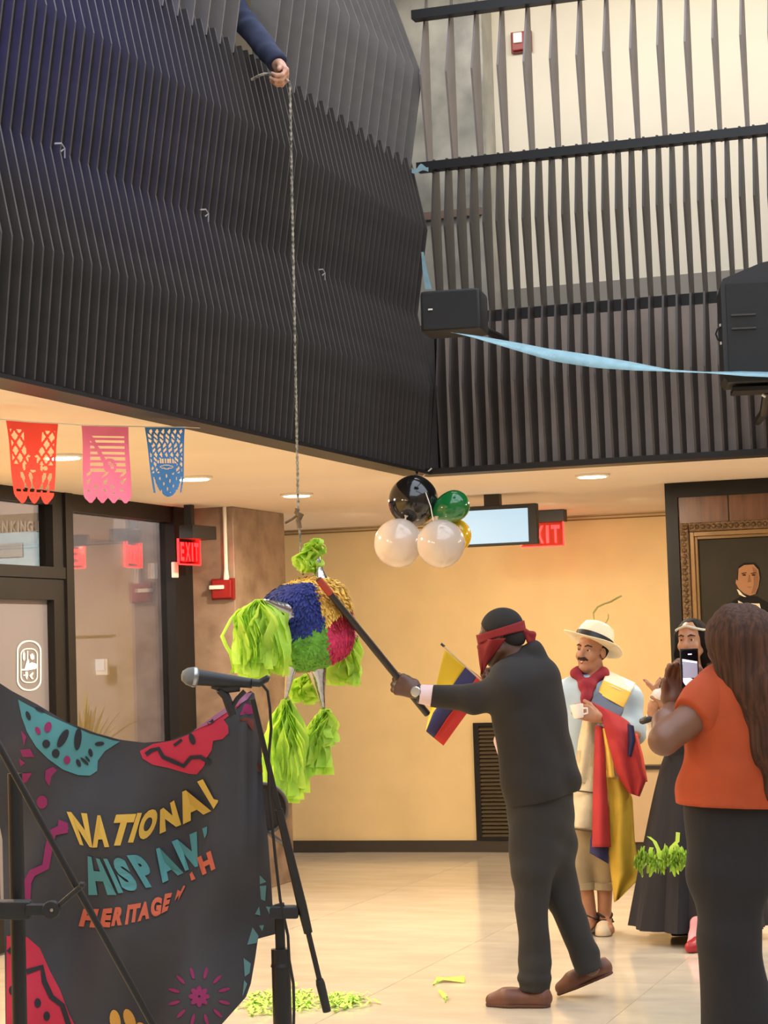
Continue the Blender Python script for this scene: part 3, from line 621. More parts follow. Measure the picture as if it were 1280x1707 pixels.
# ================================================================ LOUDSPEAKERS
az = np.array([0, 0, 1.0])
c = D(752, 518, 10.45); t = empty('loudspeaker', c, 'black loudspeaker at the inner corner of the slatted screens', 'speaker')
ax = nrm(rt*0.97-fw*0.2); ax[2] = 0; ax = nrm(ax); ny = np.cross(az, ax); s_ = 10.45/FPX
MB().obox(c+ny*0.1, ax, ny, az-0.0*ax, 51*s_, 0.13, 35*s_, 0, 0.022).build('cabinet', m_black2, t, True)
MB().obox(c-ny*0.031, ax, ny, az, 46*s_, 0.004, 31*s_, 0, 0.003).build('grille', mat('speaker_grille', (44, 43, 42), 0.8, bump=0.6, bscale=600), t)
a = D(719, 515.5, 10.4); MB().obox(c-ny*0.037-ax*33*s_+az*2.5*s_, ax, ny, az, 0.011, 0.002, 0.004).build('badge', m_white, t)
b0 = c+ny*0.2; MB().tube([b0, (b0[0], 11.03, b0[2])], 0.02).build('wall_bracket', m_black, t)
c = D(1272, 548, 10.2); s_ = 10.2/FPX; t = empty('loudspeaker', c, 'large black loudspeaker with carry handle at the right edge', 'speaker')
ax = nrm(rt*0.985-fw*0.10); ax[2] = 0; ax = nrm(ax); ny = np.cross(az, ax)
pf = [(-70, -68), (-66, -80), (-2, -104), (10, -106), (66, -100), (70, -92), (70, 84), (64, 92), (-64, 92), (-70, 84)]
MB().prism(pf, lambda x, y: c+ax*x*s_-az*y*s_+ny*-0.12, lambda x, y: c+ax*x*s_-az*y*s_+ny*0.2).build('cabinet', m_black2, t)
MB().obox(c-ny*0.124+az*-0.02, ax, ny, az, 62*s_, 0.005, 78*s_, 0, 0.003).build('grille', mat('speaker_grille', (44, 43, 42), 0.8), t)
for zz in (15, -30): MB().obox(c-ny*0.132+ax*(-35*s_)-az*zz*s_*0.5+az*0.01, ax, ny, az, 20*s_, 0.003, 1.5*s_).build('front_ridge', mat('ridge', (60, 58, 56), 0.5), t)
hd = [c-ax*68*s_+az*(8*s_)-ny*0.02, c-ax*76*s_+az*(2*s_)-ny*0.02, c-ax*79*s_-az*(6*s_)-ny*0.02, c-ax*76*s_-az*(16*s_)-ny*0.02, c-ax*68*s_-az*(22*s_)-ny*0.02]
MB().tube(hd, 0.004, 8).build('carry_handle', m_black, t, True)
for zz in (8, -22): MB().obox(c-ax*70.5*s_+az*zz*s_-ny*0.02, ax, ny, az, 0.006, 0.01, 0.006).build('handle_mount', m_white, t)
MB().obox(c-az*101*s_+ny*0.05+ax*5*s_, ax, ny, az, 60*s_, 0.1, 3.5*s_).tube([c-az*100*s_+ax*5*s_+ny*0.1, c-az*128*s_+ax*5*s_+ny*0.35, c-az*128*s_+ax*5*s_+ny*0.75], 0.022).build('mounting_bracket', m_black, t)
MB().tube([c-az*112*s_-ax*8*s_-ny*0.04, c-az*116*s_-ax*2*s_-ny*0.04], 0.006).build('bracket_bolt', m_white, t)
# ================================================================ CREPE STREAMERS
m_blue = paper_mat('blue_crepe', (172, 208, 216), None, 0.3, 0.12, 20)
def ribbon(pts, widths, d0, d1, tw, name, m, label, cat, n=60, group=None, amp=0.0):
    """pts: pixel polyline; width in px; ribbon with twist"""
    P = []; xs = np.array(pts, float); seg = np.r_[0, np.cumsum(np.hypot(*np.diff(xs, axis=0).T))]; seg /= seg[-1]
    for i in range(n+1):
        t = i/n; x = np.interp(t, seg, xs[:, 0]); y = np.interp(t, seg, xs[:, 1]); d = d0+(d1-d0)*t; wd = np.interp(t, np.linspace(0, 1, len(widths)), widths)
        c = D(x, y, d)+fw*amp*math.sin(t*9); full = 30 if tw else wd
        W = full*d/FPX; a = math.acos(min(1, wd/full)) if tw else 0
        h = (up*math.cos(a)+fw*math.sin(a))*W/2; P.append([c-h, c+h])
    return thing_mesh(MB().sheet(np.array(P), 0, 0.0008), name, m, label, cat, group, 'all')
ribbon([(752, 554), (790, 561), (850, 575), (920, 592), (1000, 604), (1060, 611), (1120, 618), (1180, 621), (1240, 623), (1300, 625)], [2, 10, 17, 22, 22, 16, 6, 4, 10, 11], 10.25, 10.0, True, 'crepe_streamer', m_blue, 'pale blue crepe streamer sagging between the two loudspeakers', 'streamer', 80)
ribbon([(693, 296), (700, 340), (706, 400), (712, 450), (717, 478)], [4, 5, 7, 9, 10], 11.9, 11.8, False, 'crepe_streamer', m_blue, 'short pale blue crepe streamer hanging at the corner above the loudspeaker', 'streamer', 24) if False else None
P = []
for i in range(25):
    t = i/24; x = np.interp(t, [0, .5, 1], [704, 708, 714]); y = 420+62*t; wd = np.interp(t, [0, 1], [4, 11]); P.append([atY(x-wd/2, y, 10.93), atY(x+wd/2, y, 10.93)])
thing_mesh(MB().sheet(np.array(P), 0, 0.0008), 'crepe_streamer', m_blue, 'short pale blue crepe streamer behind the corner loudspeaker', 'streamer')
P = []
for i in range(16):
    t = i/15; x = 686+28*t; y = 283-3*t+2*math.sin(t*7); P.append([atY(x, y-4+3*math.sin(t*9), 10.95), atY(x, y+5, 10.95)])
thing_mesh(MB().sheet(np.array(P), 0, 0.0008), 'crepe_streamer', m_blue, 'pale blue crepe knotted round the end of the upper rail', 'streamer')
for px, py in ((95, 247), (337, 356), (533, 455)):   # loose ties on the left screen
    c = atX(px, py, -3.435); q = MB().tube([c+np.array([0, -.02, .012]), c+np.array([.012, .01, .018]), c+np.array([.015, .03, .004]), c+np.array([.006, .015, -.01])], 0.0035, 6).tube([c+np.array([.015, .03, .004]), c+np.array([.012, .034, -.03])], 0.003, 6)
    thing_mesh(q, 'plastic_tie', mat('clear_tie', (150, 146, 142), 0.4), {95: 'leftmost clear plastic tie knotted on the dark slatted screen', 337: 'middle clear plastic tie knotted on the dark slatted screen', 533: 'clear plastic tie right of the rope on the dark slatted screen'}[px], 'tie', 'ties on the left screen', True)
# ================================================================ BALLOONS
def balloon(c, r_, axis, m, label, el=1.12):
    t = empty('balloon', c, label, 'balloon', 'balloons in the corner cluster'); a = nrm(axis)
    pf = []
    for i in range(25):
        th = math.pi*i/24; pf.append((max(1e-4, r_*math.sin(th)*(1+0.0)), -r_*math.cos(th)*(el if th < math.pi/2 else 1.0)))
    pf = [(rr if h > -r_*0.6 else rr*(0.93+0.07*(h+r_*el)/(r_*(el-0.6)+1e-9)), h) for rr, h in pf]
    MB().lathe(c, a, pf, 40).build('skin', m, t, True)
    MB().lathe(np.asarray(c)-a*r_*el*1.0, a, [(0.004, 0.004), (0.006, 0), (0.004, -0.006), (0.011, -0.02), (0.002, -0.016)], 12).build('knot', m, t, True)
def bal_mat(n, c, tr): return mat(n, c, 0.12, spec=0.6, coat=0.4, sss=tr)
w1 = bal_mat('white_latex', (208, 190, 174), 0.15)
balloon(D(689, 836, 11.15), 0.133, (-0.2, 0.1, -1), bal_mat('black_latex', (24, 22, 22), 0), 'black balloon at the top of the corner cluster', 1.06)
balloon(D(757, 843, 11.1), 0.083, nrm(rt*0.85+up*0.38), bal_mat('green_latex', (22, 112, 52), 0), 'green balloon at the upper right of the cluster', 1.5)
balloon(D(664, 906, 11.0), 0.128, (-0.3, -0.1, -1), w1, 'white balloon at the lower left of the cluster', 1.04)
balloon(D(735, 907, 10.78), 0.124, (0.2, -0.2, -1), w1, 'white balloon at the lower middle of the cluster', 1.04)
balloon(D(757, 893, 11.2), 0.092, nrm(rt*0.6-up*0.5), bal_mat('yellow_latex', (214, 172, 32), 0.05), 'yellow balloon half hidden behind the white balloon', 1.1)
a = atY(707, 794, 11.0); q = MB().tube([(-3.42, 10.96, 2.53), a+np.array([0, -.05, -.01]), D(702, 800, 11.1)], 0.004, 6).tube([D(702, 800, 11.1), D(718, 845, 10.98), D(722, 868, 10.97)], 0.003, 6)
thing_mesh(q, 'balloon_ribbon', m_white, 'thin white ribbon tying the balloons under the screen corner', 'ribbon', smooth=True)
# ================================================================ CUT PAPER BANNERS
def papel(quad, m, hole, label, n=(64, 92), sway=0.02):
    P = MB(); nu, nv = n
    def pt(u, v):
        b = bilin(quad, u, 1-v); return b+fw*(sway*math.sin(u*5+1)*v+0.012*math.sin(v*7+u*3))
    idx = {}
    for j in range(nv):
        for i in range(nu):
            u, v = (i+.5)/nu, (j+.5)/nv
            if hole(u, v): continue
            f = []
            for (a, b) in ((i, j), (i+1, j), (i+1, j+1), (i, j+1)):
                if (a, b) not in idx: idx[(a, b)] = len(P.v); P.v.append(tuple(pt(a/nu, b/nv)))
                f.append(idx[(a, b)])
            P.f.append(tuple(f)); P.m.append(0)
    return thing_mesh(P, 'paper_banner', m, label, 'banner', 'cut paper banners on a string')
def lattice(u, v, s, w_): a = ((u*1.0+v*0.72)*s) % 1; b = ((u-v*0.72)*s) % 1; return a > w_ and b > w_
def scal(u, v, n, d): return v > 1-d*abs(math.sin(u*math.pi*n))**0.6*0.5-0.0 and v > 1-d
def edge(u, v, n, d): return v > 1-d*(1-abs(math.sin(u*math.pi*n)))
def hole_red(u, v):
    if v < 0.1: return False
    if edge(u, v, 3, 0.10): return True
    du = abs(u-0.5)
    if v < 0.52 and du > 0.14+0.05*math.sin(v*9) and 0.05 < u < 0.96: return lattice(u, v*1.5, 5.2, 0.30)
    for cx, cy, rx, ry in ((.4, .42, .05, .015), (.6, .42, .05, .015), (.5, .60, .07, .016), (.30, .55, .03, .05), (.70, .56, .03, .04), (.78, .56, .05, .03)):
        if ((u-cx)/rx)**2+((v-cy)/ry)**2 < 1: return True
    if 0.62 < v < 0.84:
        for cx, sl in ((.27, .35), (.72, -.45), (.45, .2), (.86, -.3)):
            if abs((u-cx)-(v-0.73)*sl) < 0.028+0.015*math.sin(v*40): return True
    return 0.83 < v < 0.86 and (u*6) % 1 > 0.35
def hole_pink(u, v):
    if v < 0.13: return False
    if edge(u, v, 4, 0.08): return True
    if v < 0.60 and 0.16 < u < 0.90:
        if abs((u-0.22)-(v-0.2)*0.95) < 0.05: return False
        if ((u-.58)/.14)**2+((v-.52)/.1)**2 < 1: return ((u-.58)/.09)**2+((v-.52)/.05)**2 < 1 and (v*40) % 1 > .5
        return (v*13.5) % 1 > 0.48
    if 0.6 < v < 0.88 and 0.08 < u < 0.93: return math.sin(u*26+math.sin(v*19)*2.4)*math.sin(v*31+u*9) > 0.62
    return False
def hole_blue(u, v):
    if v < 0.03: return False
    c = 0.5; 
    if v > 0.72 and abs(u-c) > 0.40*math.sqrt(max(0, 1-((v-0.72)/0.28)**2)) and not (v < 0.95 and (u > .93-(v-.8)*.2 and u < 1.0-(v-.75)*.3 or u < .07)): return True
    if v < 0.66 and 0.05 < u < 0.95:
        if ((u-.5)/.30)**2+((v-.56)/.13)**2 < 1:
            return 0.46 < v < 0.52 and (u*14) % 1 > 0.35 or ((u-.5)/.2)**2+((v-.575)/.03)**2 < 1 and ((u-.5)/.17)**2+((v-.575)/.018)**2 > 1
        return lattice(u+0.06*math.sin(v*20), v*1.6, 6.5, 0.42)
    if 0.66 < v < 0.95: return math.sin(u*30)*math.sin(v*34+u*6) > 0.72 and abs(u-.5) < .3
    return False
ds = lambda x: 7.7+0.9*x/340
Q = lambda a: [D(x, y, ds(x)) for x, y in a]
papel(Q([(10, 701), (97, 706), (89, 841), (24, 838)]), paper_mat('red_tissue', (226, 80, 70), None, 0.5, 0.08), hole_red, 'red cut paper banner, leftmost on the string')
papel(Q([(136, 709), (214, 711), (220, 839), (139, 838)]), paper_mat('pink_tissue', (214, 118, 160), None, 0.5, 0.08), hole_pink, 'pink cut paper banner with horizontal slits, middle of the string')
papel(Q([(241, 711), (308, 712), (305, 828), (256, 828)]), paper_mat('blue_tissue', (66, 122, 188), None, 0.4, 0.08), hole_blue, 'blue cut paper banner with rounded bottom, nearest the dark screen')
thing_mesh(MB().tube([D(x, y, ds(x)) for x, y in ((-60, 694), (0, 699), (50, 703.5), (97, 706), (136, 709), (214, 711), (241, 711.5), (308, 712))]+[atZ(341, 713.5, 2.505)], 0.0022, 6), 'banner_string', m_white, 'thin white string carrying the cut paper banners', 'string')
# ================================================================ ROPE
HAND = D(482, 137, 9.1)
m_rope = mat('braided_rope', (190, 182, 160), 0.8, var=0.6, scale=60, rgb2=(58, 50, 42))
PD = 9.0
def rp(px, py, d=PD): return D(px, py, d)
rope_pts = [D(419, 133, 9.15), D(432, 126, 9.13), D(440, 123, 9.12), D(470, 124, 9.11), HAND]+[D(483+ (14*t), 137+713*t, 9.1-0.1*t) for t in np.linspace(0.02, 1, 40)]
q = MB().tube(rope_pts[4:], 0.0048, 8)
for ph in (0, math.pi):  # laid strands
    pts = []
    n = 520
    for i in range(n):
        t = i/(n-1); c = D(483+14*t, 137+713*t, 9.1-0.1*t); a = t*240+ph; pts.append(c+rt*math.cos(a)*0.0034+fw*math.sin(a)*0.0034)
    q.tube(pts, 0.003, 5)
t = empty('rope', HAND, 'long braided rope hanging from the balcony hand to the pinata', 'rope')
q.build('hanging_length', m_rope, t, True)
MB().tube([rp(496, 848), rp(494, 854), rp(500, 862), rp(503, 856), rp(497, 868), rp(499, 880)], 0.011, 8).build('knot', mat('rope_dark', (108, 88, 62), 0.8, var=0.4, scale=40), t, True)
MB().tube([rp(497, 858), rp(486, 866), rp(475, 872)], 0.006, 6).build('loose_end', mat('rope_dark', (108, 88, 62), 0.8), t, True)
MB().tube([rp(498, 872), rp(500, 895), rp(501, 925), rp(505, 958, PD+0.05)], 0.0045, 6).build('hanger_loop', m_rope, t, True)
MB().tube(rope_pts[:5], 0.0062, 8).build('upper_tail', m_rope, t, True)
# ================================================================ PINATA
PC = D(513, 1040, PD); PR = 0.186
pin = empty('pinata', PC, 'multicoloured star pinata with foil cones and lime tassels hanging on the rope', 'pinata')
cols = {'blue': (40, 52, 122), 'green': (104, 164, 52), 'yellow': (236, 190, 88), 'pink': (206, 50, 90), 'red': (176, 34, 50)}
pm = {k: mat('crepe_'+k, v, 0.85, var=0.3, scale=30) for k, v in cols.items()}
mlist = list(pm.values()); mk = list(pm.keys())
def pdir(px, py, side=1):
    """point of the ball surface that projects near this pixel"""
    v = (np.array([px-518, -(py-1043)])*PD/FPX)/PR; r2 = v@v
    return nrm(rt*v[0]+up*v[1]-fw*side*math.sqrt(max(0.0, 1-r2)))
def sector(d):
    x, y, z = d@rt, d@up, -(d@fw)
    if z < -0.15: return ('pink', 'yellow', 'blue', 'green')[int((math.atan2(y, x)+math.pi)/math.pi*2) % 4]
    if y > 0.87 - 0.02*x: return 'yellow'
    edge_x = 0.44-0.355*(y-0.03) if y > 0.03 else 0.46
    if x > edge_x:
        return 'yellow' if y > 0.03+0.60*(x-0.44) else ('red' if y > -0.12 and x > .6 else 'pink')
    if y < -0.93: return 'pink'
    return 'blue' if y > -0.156+0.42*x else 'green'
def boxy(d):
    x_, y_ = d@rt*.978+d@up*.208, d@up*.978-d@rt*.208; a = np.abs(np.array([x_*0.8+d@fw*0.6, y_, -x_*0.6+d@fw*0.8])); e = (a**3.2).sum()**(1/3.2); return 0.96/e*(1+.07*abs(d@up)-.05*abs(d@rt))
core = MB(); nl, nm = 26, 44; P = []
for j in range(nl+1):
    th = math.pi*j/nl
    for i in range(nm):
        ph = 2*math.pi*i/nm; d = np.array([math.sin(th)*math.cos(ph), math.sin(th)*math.sin(ph), math.cos(th)]); P.append(PC+d*PR*boxy(d))
for j in range(nl):
    for i in range(nm):
        a, b = j*nm+i, j*nm+(i+1) % nm; core.f.append((a, a+nm, b+nm, b)); q = nrm(sum(P[t]-PC for t in (a, a+nm, b+nm, b))); core.m.append(mk.index(sector(q)))
core.v = [tuple(p) for p in P]; core.build('ball', mlist, pin, True, fix=False)
frs = {k: MB() for k in cols}
for k in range(6500):
    d = nrm(rng.normal(size=3)); c = sector(d); b = PC+d*PR*boxy(d); dn = -up-d*(d@(-up)); dn = nrm(dn+rng.normal(size=3)*(0.5 if c == 'green' else 0.3)); dn = nrm(dn-d*(dn@d)); s_ = np.cross(d, dn)
    L = rng.uniform(.014, .03); w_ = rng.uniform(.003, .006); lift = rng.uniform(0.1, 0.5)
    frs[c].add([b-s_*w_-d*0.002, b+s_*w_-d*0.002, b+dn*L*.6+s_*w_+d*L*lift*.6, b+dn*L*.6-s_*w_+d*L*lift*.6, b+dn*L+d*L*lift*0.7], [(0, 1, 2, 3), (3, 2, 4)])
for k in cols: tag(frs[k].build('crepe_fringe', pm[k], pin, fix=False), kind='stuff')
m_foil = mat('silver_foil', (186, 186, 188), 0.22, 1.0, bump=0.35, bscale=28)
m_lime = paper_mat('lime_tissue', (216, 242, 108), (178, 222, 78), 0.45, scale=7)
def foilcone(base, apex, r_):
    base = np.asarray(base); ax = nrm(np.asarray(apex)-base); L = np.linalg.norm(np.asarray(apex)-base)
    MB().lathe(base-ax*0.02, ax, [(r_*1.05, 0), (r_, 0.02), (r_*0.74, L*0.3), (r_*0.42, L*0.65), (0.006, L+0.02)], 24, fold=lambda a, t: 1+0.05*math.sin(5*a+t*8)).build('foil_cone', m_foil, pin, True)
def strips(name, apex, spread_px, length, n, wpx, gather, dvar=0.05, droop=1.0, rad=None, parent=pin, top_px=6, wave=1.7):
    """tissue strips gathered at the apex and hanging: spread in px at the lower end"""
    q = MB(); apex = np.asarray(apex)
    for k in range(n):
        sx = rng.uniform(-1, 1); ex = apex+rt*((spread_px[0]+(spread_px[1]-spread_px[0])*(sx+1)/2)*PD/FPX)+fw*rng.uniform(-dvar, dvar)
        L = length*rng.uniform(0.72, 1.0)*PD/FPX; w_ = rng.uniform(*wpx)*PD/FPX/2; ph = rng.uniform(0, 6.3); row = []
        ns = 9
        for j in range(ns+1):
            t = j/ns; hsp = min(1, t/gather)**0.7
            c = apex+(ex-apex)*hsp-up*L*t+np.array([0, 0, 0.0])+rt*(wave*0.008*math.sin(ph+t*7))+fw*(wave*0.012*math.cos(ph*1.7+t*6))+rt*rng.uniform(-1, 1)*top_px*PD/FPX*(1-t)*0.3
            a = ph+1.6*math.sin(t*4+ph); s_ = rt*math.cos(a*0.5)+fw*math.sin(a*0.5); ww = w_*(0.45+0.55*min(1, t*3)); row.append([c-s_*ww, c+s_*ww])
        q.sheet(np.array(row))
    return tag(q.build(name, m_lime, parent, 'all', fix=False), kind='stuff')
# top cone, left cone, lower cones, right cone behind
foilcone(D(533, 964, PD), D(528, 917, PD), .034); strips('tassel', D(524, 910, PD), (-28, 8), 46, 26, (9, 18), .4, .03); strips('tassel', D(527, 897, PD), (-16, 12), 30, 16, (8, 16), .5, .02)
foilcone(D(482, 1021, PD-.16), D(441, 1001, PD-.29), .050); strips('tassel', D(432, 999, PD-.27), (-32, 42), 132, 80, (12, 22), .22, .06)
foilcone(D(488, 1090, PD-.08), D(476, 1166, PD-.08), .044); strips('tassel', D(477, 1166, PD-.08), (-28, 26), 172, 90, (14, 24), .45, .06)
foilcone(D(528, 1118, PD+.02), D(540, 1187, PD+.02), .044); strips('tassel', D(541, 1182, PD+.02), (-40, 2), 112, 60, (12, 22), 1.0, .04); strips('tassel', D(545, 1182, PD+.02), (-8, 8), 62, 20, (12, 20), .5, .05)
foilcone(D(565, 1060, PD+.12), D(596, 1062, PD+.2), .034); strips('tassel', D(592, 1062, PD+.2), (-46, 4), 84, 36, (12, 20), .8, .04)
strips('tassel', D(521, 1120, PD+.2), (-34, 6), 56, 26, (12, 20), .5, .03)
q = MB(); pl = [(429, 1010), (400, 1014), (386, 1030), (370, 1060), (376, 1075), (385, 1090), (390, 1112), (386, 1122), (396, 1114), (402, 1108)]; row = []
for i, (x, y) in enumerate(pl): row.append([D(x-3.2, y+1, PD-.28+0.02*math.sin(i)), D(x+3.2, y-1, PD-.28+0.02*math.cos(i))])
q.sheet(np.array(row), 0, 0.0008); q.build('loose_strand', m_lime, pin, 'all')
row = [[D(441+0.4*j-5+j*.3, 1262+j*8, PD-.13), D(446+.3*j, 1258+j*8, PD-.13)] for j in range(9)]
MB().sheet(np.array(row), 0, 0.0008).build('loose_strand', m_lime, pin, 'all')
# paper scraps on the floor
m_scrap = mat('lime_scrap', (186, 226, 96), 0.8, var=0.2, scale=20)
def scrap_pile(cx, cy, rx, ry, n, label, seed):
    r2 = np.random.RandomState(seed); q = MB(); c0 = atZ(cx, cy, 0)
    for k in range(n):
        px, py = cx+r2.normal()*rx*0.5, cy+r2.normal()*ry*0.4; c = atZ(px, py, 0)+np.array([0, 0, 0.003+abs(r2.normal())*0.008]); a = r2.uniform(0, 6.3); L = r2.uniform(.05, .14); d = np.array([math.cos(a), math.sin(a), 0]); s_ = np.array([-d[1], d[0], 0])*r2.uniform(.004, .008); row = []
        for j in range(6):
            t = j/5-.5; p = c+d*L*t+np.array([-d[1], d[0], 0])*0.03*math.sin(t*5+k)*0.5+np.array([0, 0, max(0, 0.014*math.sin(t*9+k))]); row.append([p-s_, p+s_])
        q.sheet(np.array(row))
    o = q.build('tissue_scraps', m_scrap, None, 'all', fix=False); return tag(o, label, 'paper scraps', kind='stuff')
scrap_pile(440, 1674, 36, 24, 60, 'lime tissue scraps on the floor beside the printed cloth', 3)
scrap_pile(568, 1672, 36, 16, 80, 'lime tissue scraps scattered around the lower boom end', 4)
scrap_pile(504, 1670, 22, 22, 50, 'lime tissue scraps on the floor behind the black stand pole', 6)
for (x0, y0, pts, lb) in ((735, 1640, [(722, 1646), (728, 1638), (738, 1636), (775, 1637)], 'curled lime tissue strip on the floor left of the batter'), (740, 1662, [(731, 1656), (738, 1662), (746, 1668), (742, 1672)], 'small lime tissue shred below the curled strip')):
    row = []
    for i, (x, y) in enumerate(pts): row.append([atZ(x, y-2.2, 0)+np.array([0, 0, .012+.01*(i % 2)]), atZ(x, y+2.2, 0)+np.array([0, 0, .002+0.012*((i+1) % 2)])])
    thing_mesh(MB().sheet(np.array(row), 0, 0.0008), 'tissue_strip', m_scrap, lb, 'paper strip', smooth='all')
# ================================================================ PRINTED CLOTH
BD = 5.25
def cloth_d(x, y):
    hang = max(0.0, (y-1190)/500)
    return BD+0.022*math.sin(x*0.042+y*0.006)*min(1, .4+hang)+0.016*math.sin(x*0.021-y*0.013+1)+0.012*math.sin((x*0.8+y)*0.028)+0.03*math.exp(-((x-(470-0.42*(y-1160)))/26)**2)*hang - 0.035*math.exp(-((x-(425-0.30*(y-1160)))/34)**2)*min(1, max(0, (y-1180)/160)) + (0.012*math.sin((x-300)*0.30) if x > 385 and y < 1500 else 0)*math.exp(-((y-1300)/140)**2)
outline = [(-25, 1125), (0, 1139), (20, 1152), (60, 1173), (110, 1203), (160, 1222), (200, 1233), (240, 1238), (280, 1235), (315, 1222), (350, 1200), (385, 1175), (408, 1157), (418, 1152), (424, 1156), (430, 1200), (435, 1240), (438, 1300), (440, 1340), (447, 1400), (452, 1470), (455, 1520), (463, 1556), (430, 1565), (425, 1600), (418, 1640), (410, 1662), (370, 1707), (345, 1730), (300, 1775), (10, 1790), (8, 1600), (4, 1400), (-25, 1250)]
m_cloth = mat('charcoal_cloth', (70, 68, 70), 0.85, var=0.08, scale=10, bump=0.1, bscale=500)
ban = empty('printed_cloth', D(220, 1450, BD), 'dark printed cloth with bright lettering draped between two black stands', 'cloth')
v, f = tri_fill(outline, 9); MB().add([D(x, y, cloth_d(x, y)) for x, y in v], f).build('cloth', m_cloth, ban, 'all', fix=False)
B_MAT = {'teal': (88, 150, 152), 'red': (206, 52, 74), 'magenta': (150, 46, 96), 'yellow': (226, 182, 80), 'orange': (212, 104, 76), 'rust': (122, 58, 44), 'dark': (48, 46, 50), 'amber': (226, 164, 74), 'lilac': (168, 106, 138), 'paleteal': (104, 148, 148)}
bmats = {k: mat('print_'+k, v, 0.85) for k, v in B_MAT.items()}
prints = {}
def pr(poly, col, lay=1, step=9):
    v, f = tri_fill(poly, step); tag(MB().add([D(x, y, cloth_d(x, y)-0.0022*lay) for x, y in v], f).build('printed_motif', bmats[col], ban, 'all', fix=False), col+' printed motif')
def stroke(pts, w_, col, lay=2):
    a = []; b = []
    for i, p in enumerate(pts):
        p = np.array(p, float); t = np.array(pts[min(i+1, len(pts)-1)], float)-np.array(pts[max(0, i-1)], float); t /= np.linalg.norm(t); nn = np.array([-t[1], t[0]]); a.append(tuple(p+nn*w_/2)); b.append(tuple(p-nn*w_/2))
    pr(a+b[::-1], col, lay)
pr([(30, 1166), (48, 1176), (70, 1187), (100, 1201), (120, 1210), (150, 1223), (165, 1227), (188, 1234), (200, 1236), (175, 1252), (163, 1268), (162, 1285), (150, 1293), (130, 1292), (105, 1283), (80, 1265), (60, 1245), (45, 1220), (36, 1195)], 'teal')
for cx, cy, rx, ry, rot, c in ((47, 1193, 3.5, 8, -.4, 'dark'), (63, 1218, 4, 7, -.5, 'magenta'), (80, 1212, 6, 9, .3, 'magenta'), (77, 1240, 6.5, 7, 0, 'dark'), (93, 1256, 6.5, 7.5, 0, 'dark'), (112, 1267, 5.5, 7, 0, 'magenta'), (105, 1231, 6.5, 17, .5, 'dark'), (130, 1232, 6, 19, .1, 'dark'), (131, 1272, 3.5, 7, -.4, 'dark'), (141, 1269, 2.5, 9, -.8, 'dark'), (146, 1265, 2, 6, -.7, 'dark'), (151, 1255, 3.5, 7, -.2, 'dark'), (166, 1240, 8, 3.5, -.1, 'dark'), (66, 1183, 9, 3, .45, 'dark')):
    pr(ellp(cx, cy, rx, ry, 16, rot), c, 2, 5)
pr([(233, 1252), (255, 1240), (290, 1234), (315, 1224), (345, 1206), (375, 1184), (400, 1166), (404, 1170), (385, 1190), (373, 1200), (380, 1210), (381, 1222), (371, 1232), (355, 1235), (353, 1250), (345, 1262), (340, 1277), (328, 1291), (315, 1290), (280, 1280), (255, 1275), (238, 1265)], 'red')
stroke([(243, 1258), (252, 1251), (264, 1248), (272, 1262), (290, 1270), (306, 1277), (318, 1263), (334, 1262), (350, 1272)], 7, 'dark'); pr(ellp(320, 1232, 5, 10, 14, -.3), 'dark', 2, 5); stroke([(290, 1243), (303, 1233)], 5, 'dark'); stroke([(346, 1206), (356, 1201)], 6, 'dark')
pr([(322, 1218), (350, 1198), (385, 1173), (410, 1156), (421, 1154), (412, 1166), (385, 1183), (350, 1206)], 'lilac', 2); pr([(397, 1200), (411, 1204), (424, 1222), (422, 1200), (412, 1196)], 'rust'); pr([(408, 1172), (421, 1176), (422, 1190), (400, 1192)], 'magenta'); pr([(428, 1272), (437, 1275), (438, 1288), (430, 1286)], 'rust')
for poly in ([(35, 1218), (44, 1228), (40, 1244)], [(33, 1250), (50, 1248), (57, 1262), (38, 1262)], [(30, 1290), (54, 1288), (44, 1304), (30, 1308)], [(76, 1284), (88, 1278), (95, 1284), (86, 1294), (82, 1310), (75, 1300)], [(32, 1264), (42, 1272), (34, 1278)]): pr(poly, 'magenta')
pr(ellp(70, 1337, 9, 11, 16), 'magenta'); stroke([(112, 1376), (88, 1388), (82, 1410), (76, 1445), (54, 1455), (46, 1470), (44, 1500)], 13, 'magenta'); pr([(98, 1366), (113, 1372), (113, 1388), (94, 1392)], 'magenta', 2)
pr([(11, 1560), (45, 1562), (66, 1580), (84, 1620), (100, 1650), (115, 1690), (130, 1720), (140, 1780), (10, 1782)], 'red'); stroke([(14, 1588), (24, 1576), (38, 1590), (36, 1610)], 9, 'dark'); stroke([(44, 1620), (70, 1612), (74, 1636), (86, 1662), (104, 1676), (118, 1720)], 9, 'dark')
for cx, cy in ((20, 1651), (63, 1672), (78, 1694)): pr(ellp(cx, cy, 5.5, 8, 14), 'dark', 2, 5)
for k in range(8): pr(ellp(332+10*math.cos(k*.785), 1661+10*math.sin(k*.785), 8, 4.5, 12, k*.785), 'magenta', 1, 5)
for k in range(12): a = k*math.pi/6+.25; pr(ellp(332+43*math.cos(a), 1661+40*math.sin(a), 10, 3, 10, a), 'magenta', 1, 5)
pr(ellp(192, 1702, 9, 19, 16, -.15), 'amber'); pr(ellp(216, 1700, 9, 19, 16, -.35), 'amber'); pr(ellp(238, 1716, 8, 14, 16, -.7), 'amber')
for poly in ([(433, 1459), (444, 1470), (433, 1474)], [(433, 1477), (444, 1476), (442, 1502), (435, 1499)], [(425, 1524), (432, 1511), (434, 1526)], [(443, 1511), (452, 1512), (452, 1530)], [(421, 1546), (431, 1560), (428, 1572), (412, 1575)], [(406, 1597), (418, 1606), (416, 1622), (408, 1628)], [(407, 1634), (412, 1640), (404, 1662)], [(432, 1543), (440, 1542), (437, 1552)]): pr(poly, 'paleteal', 1, 6)
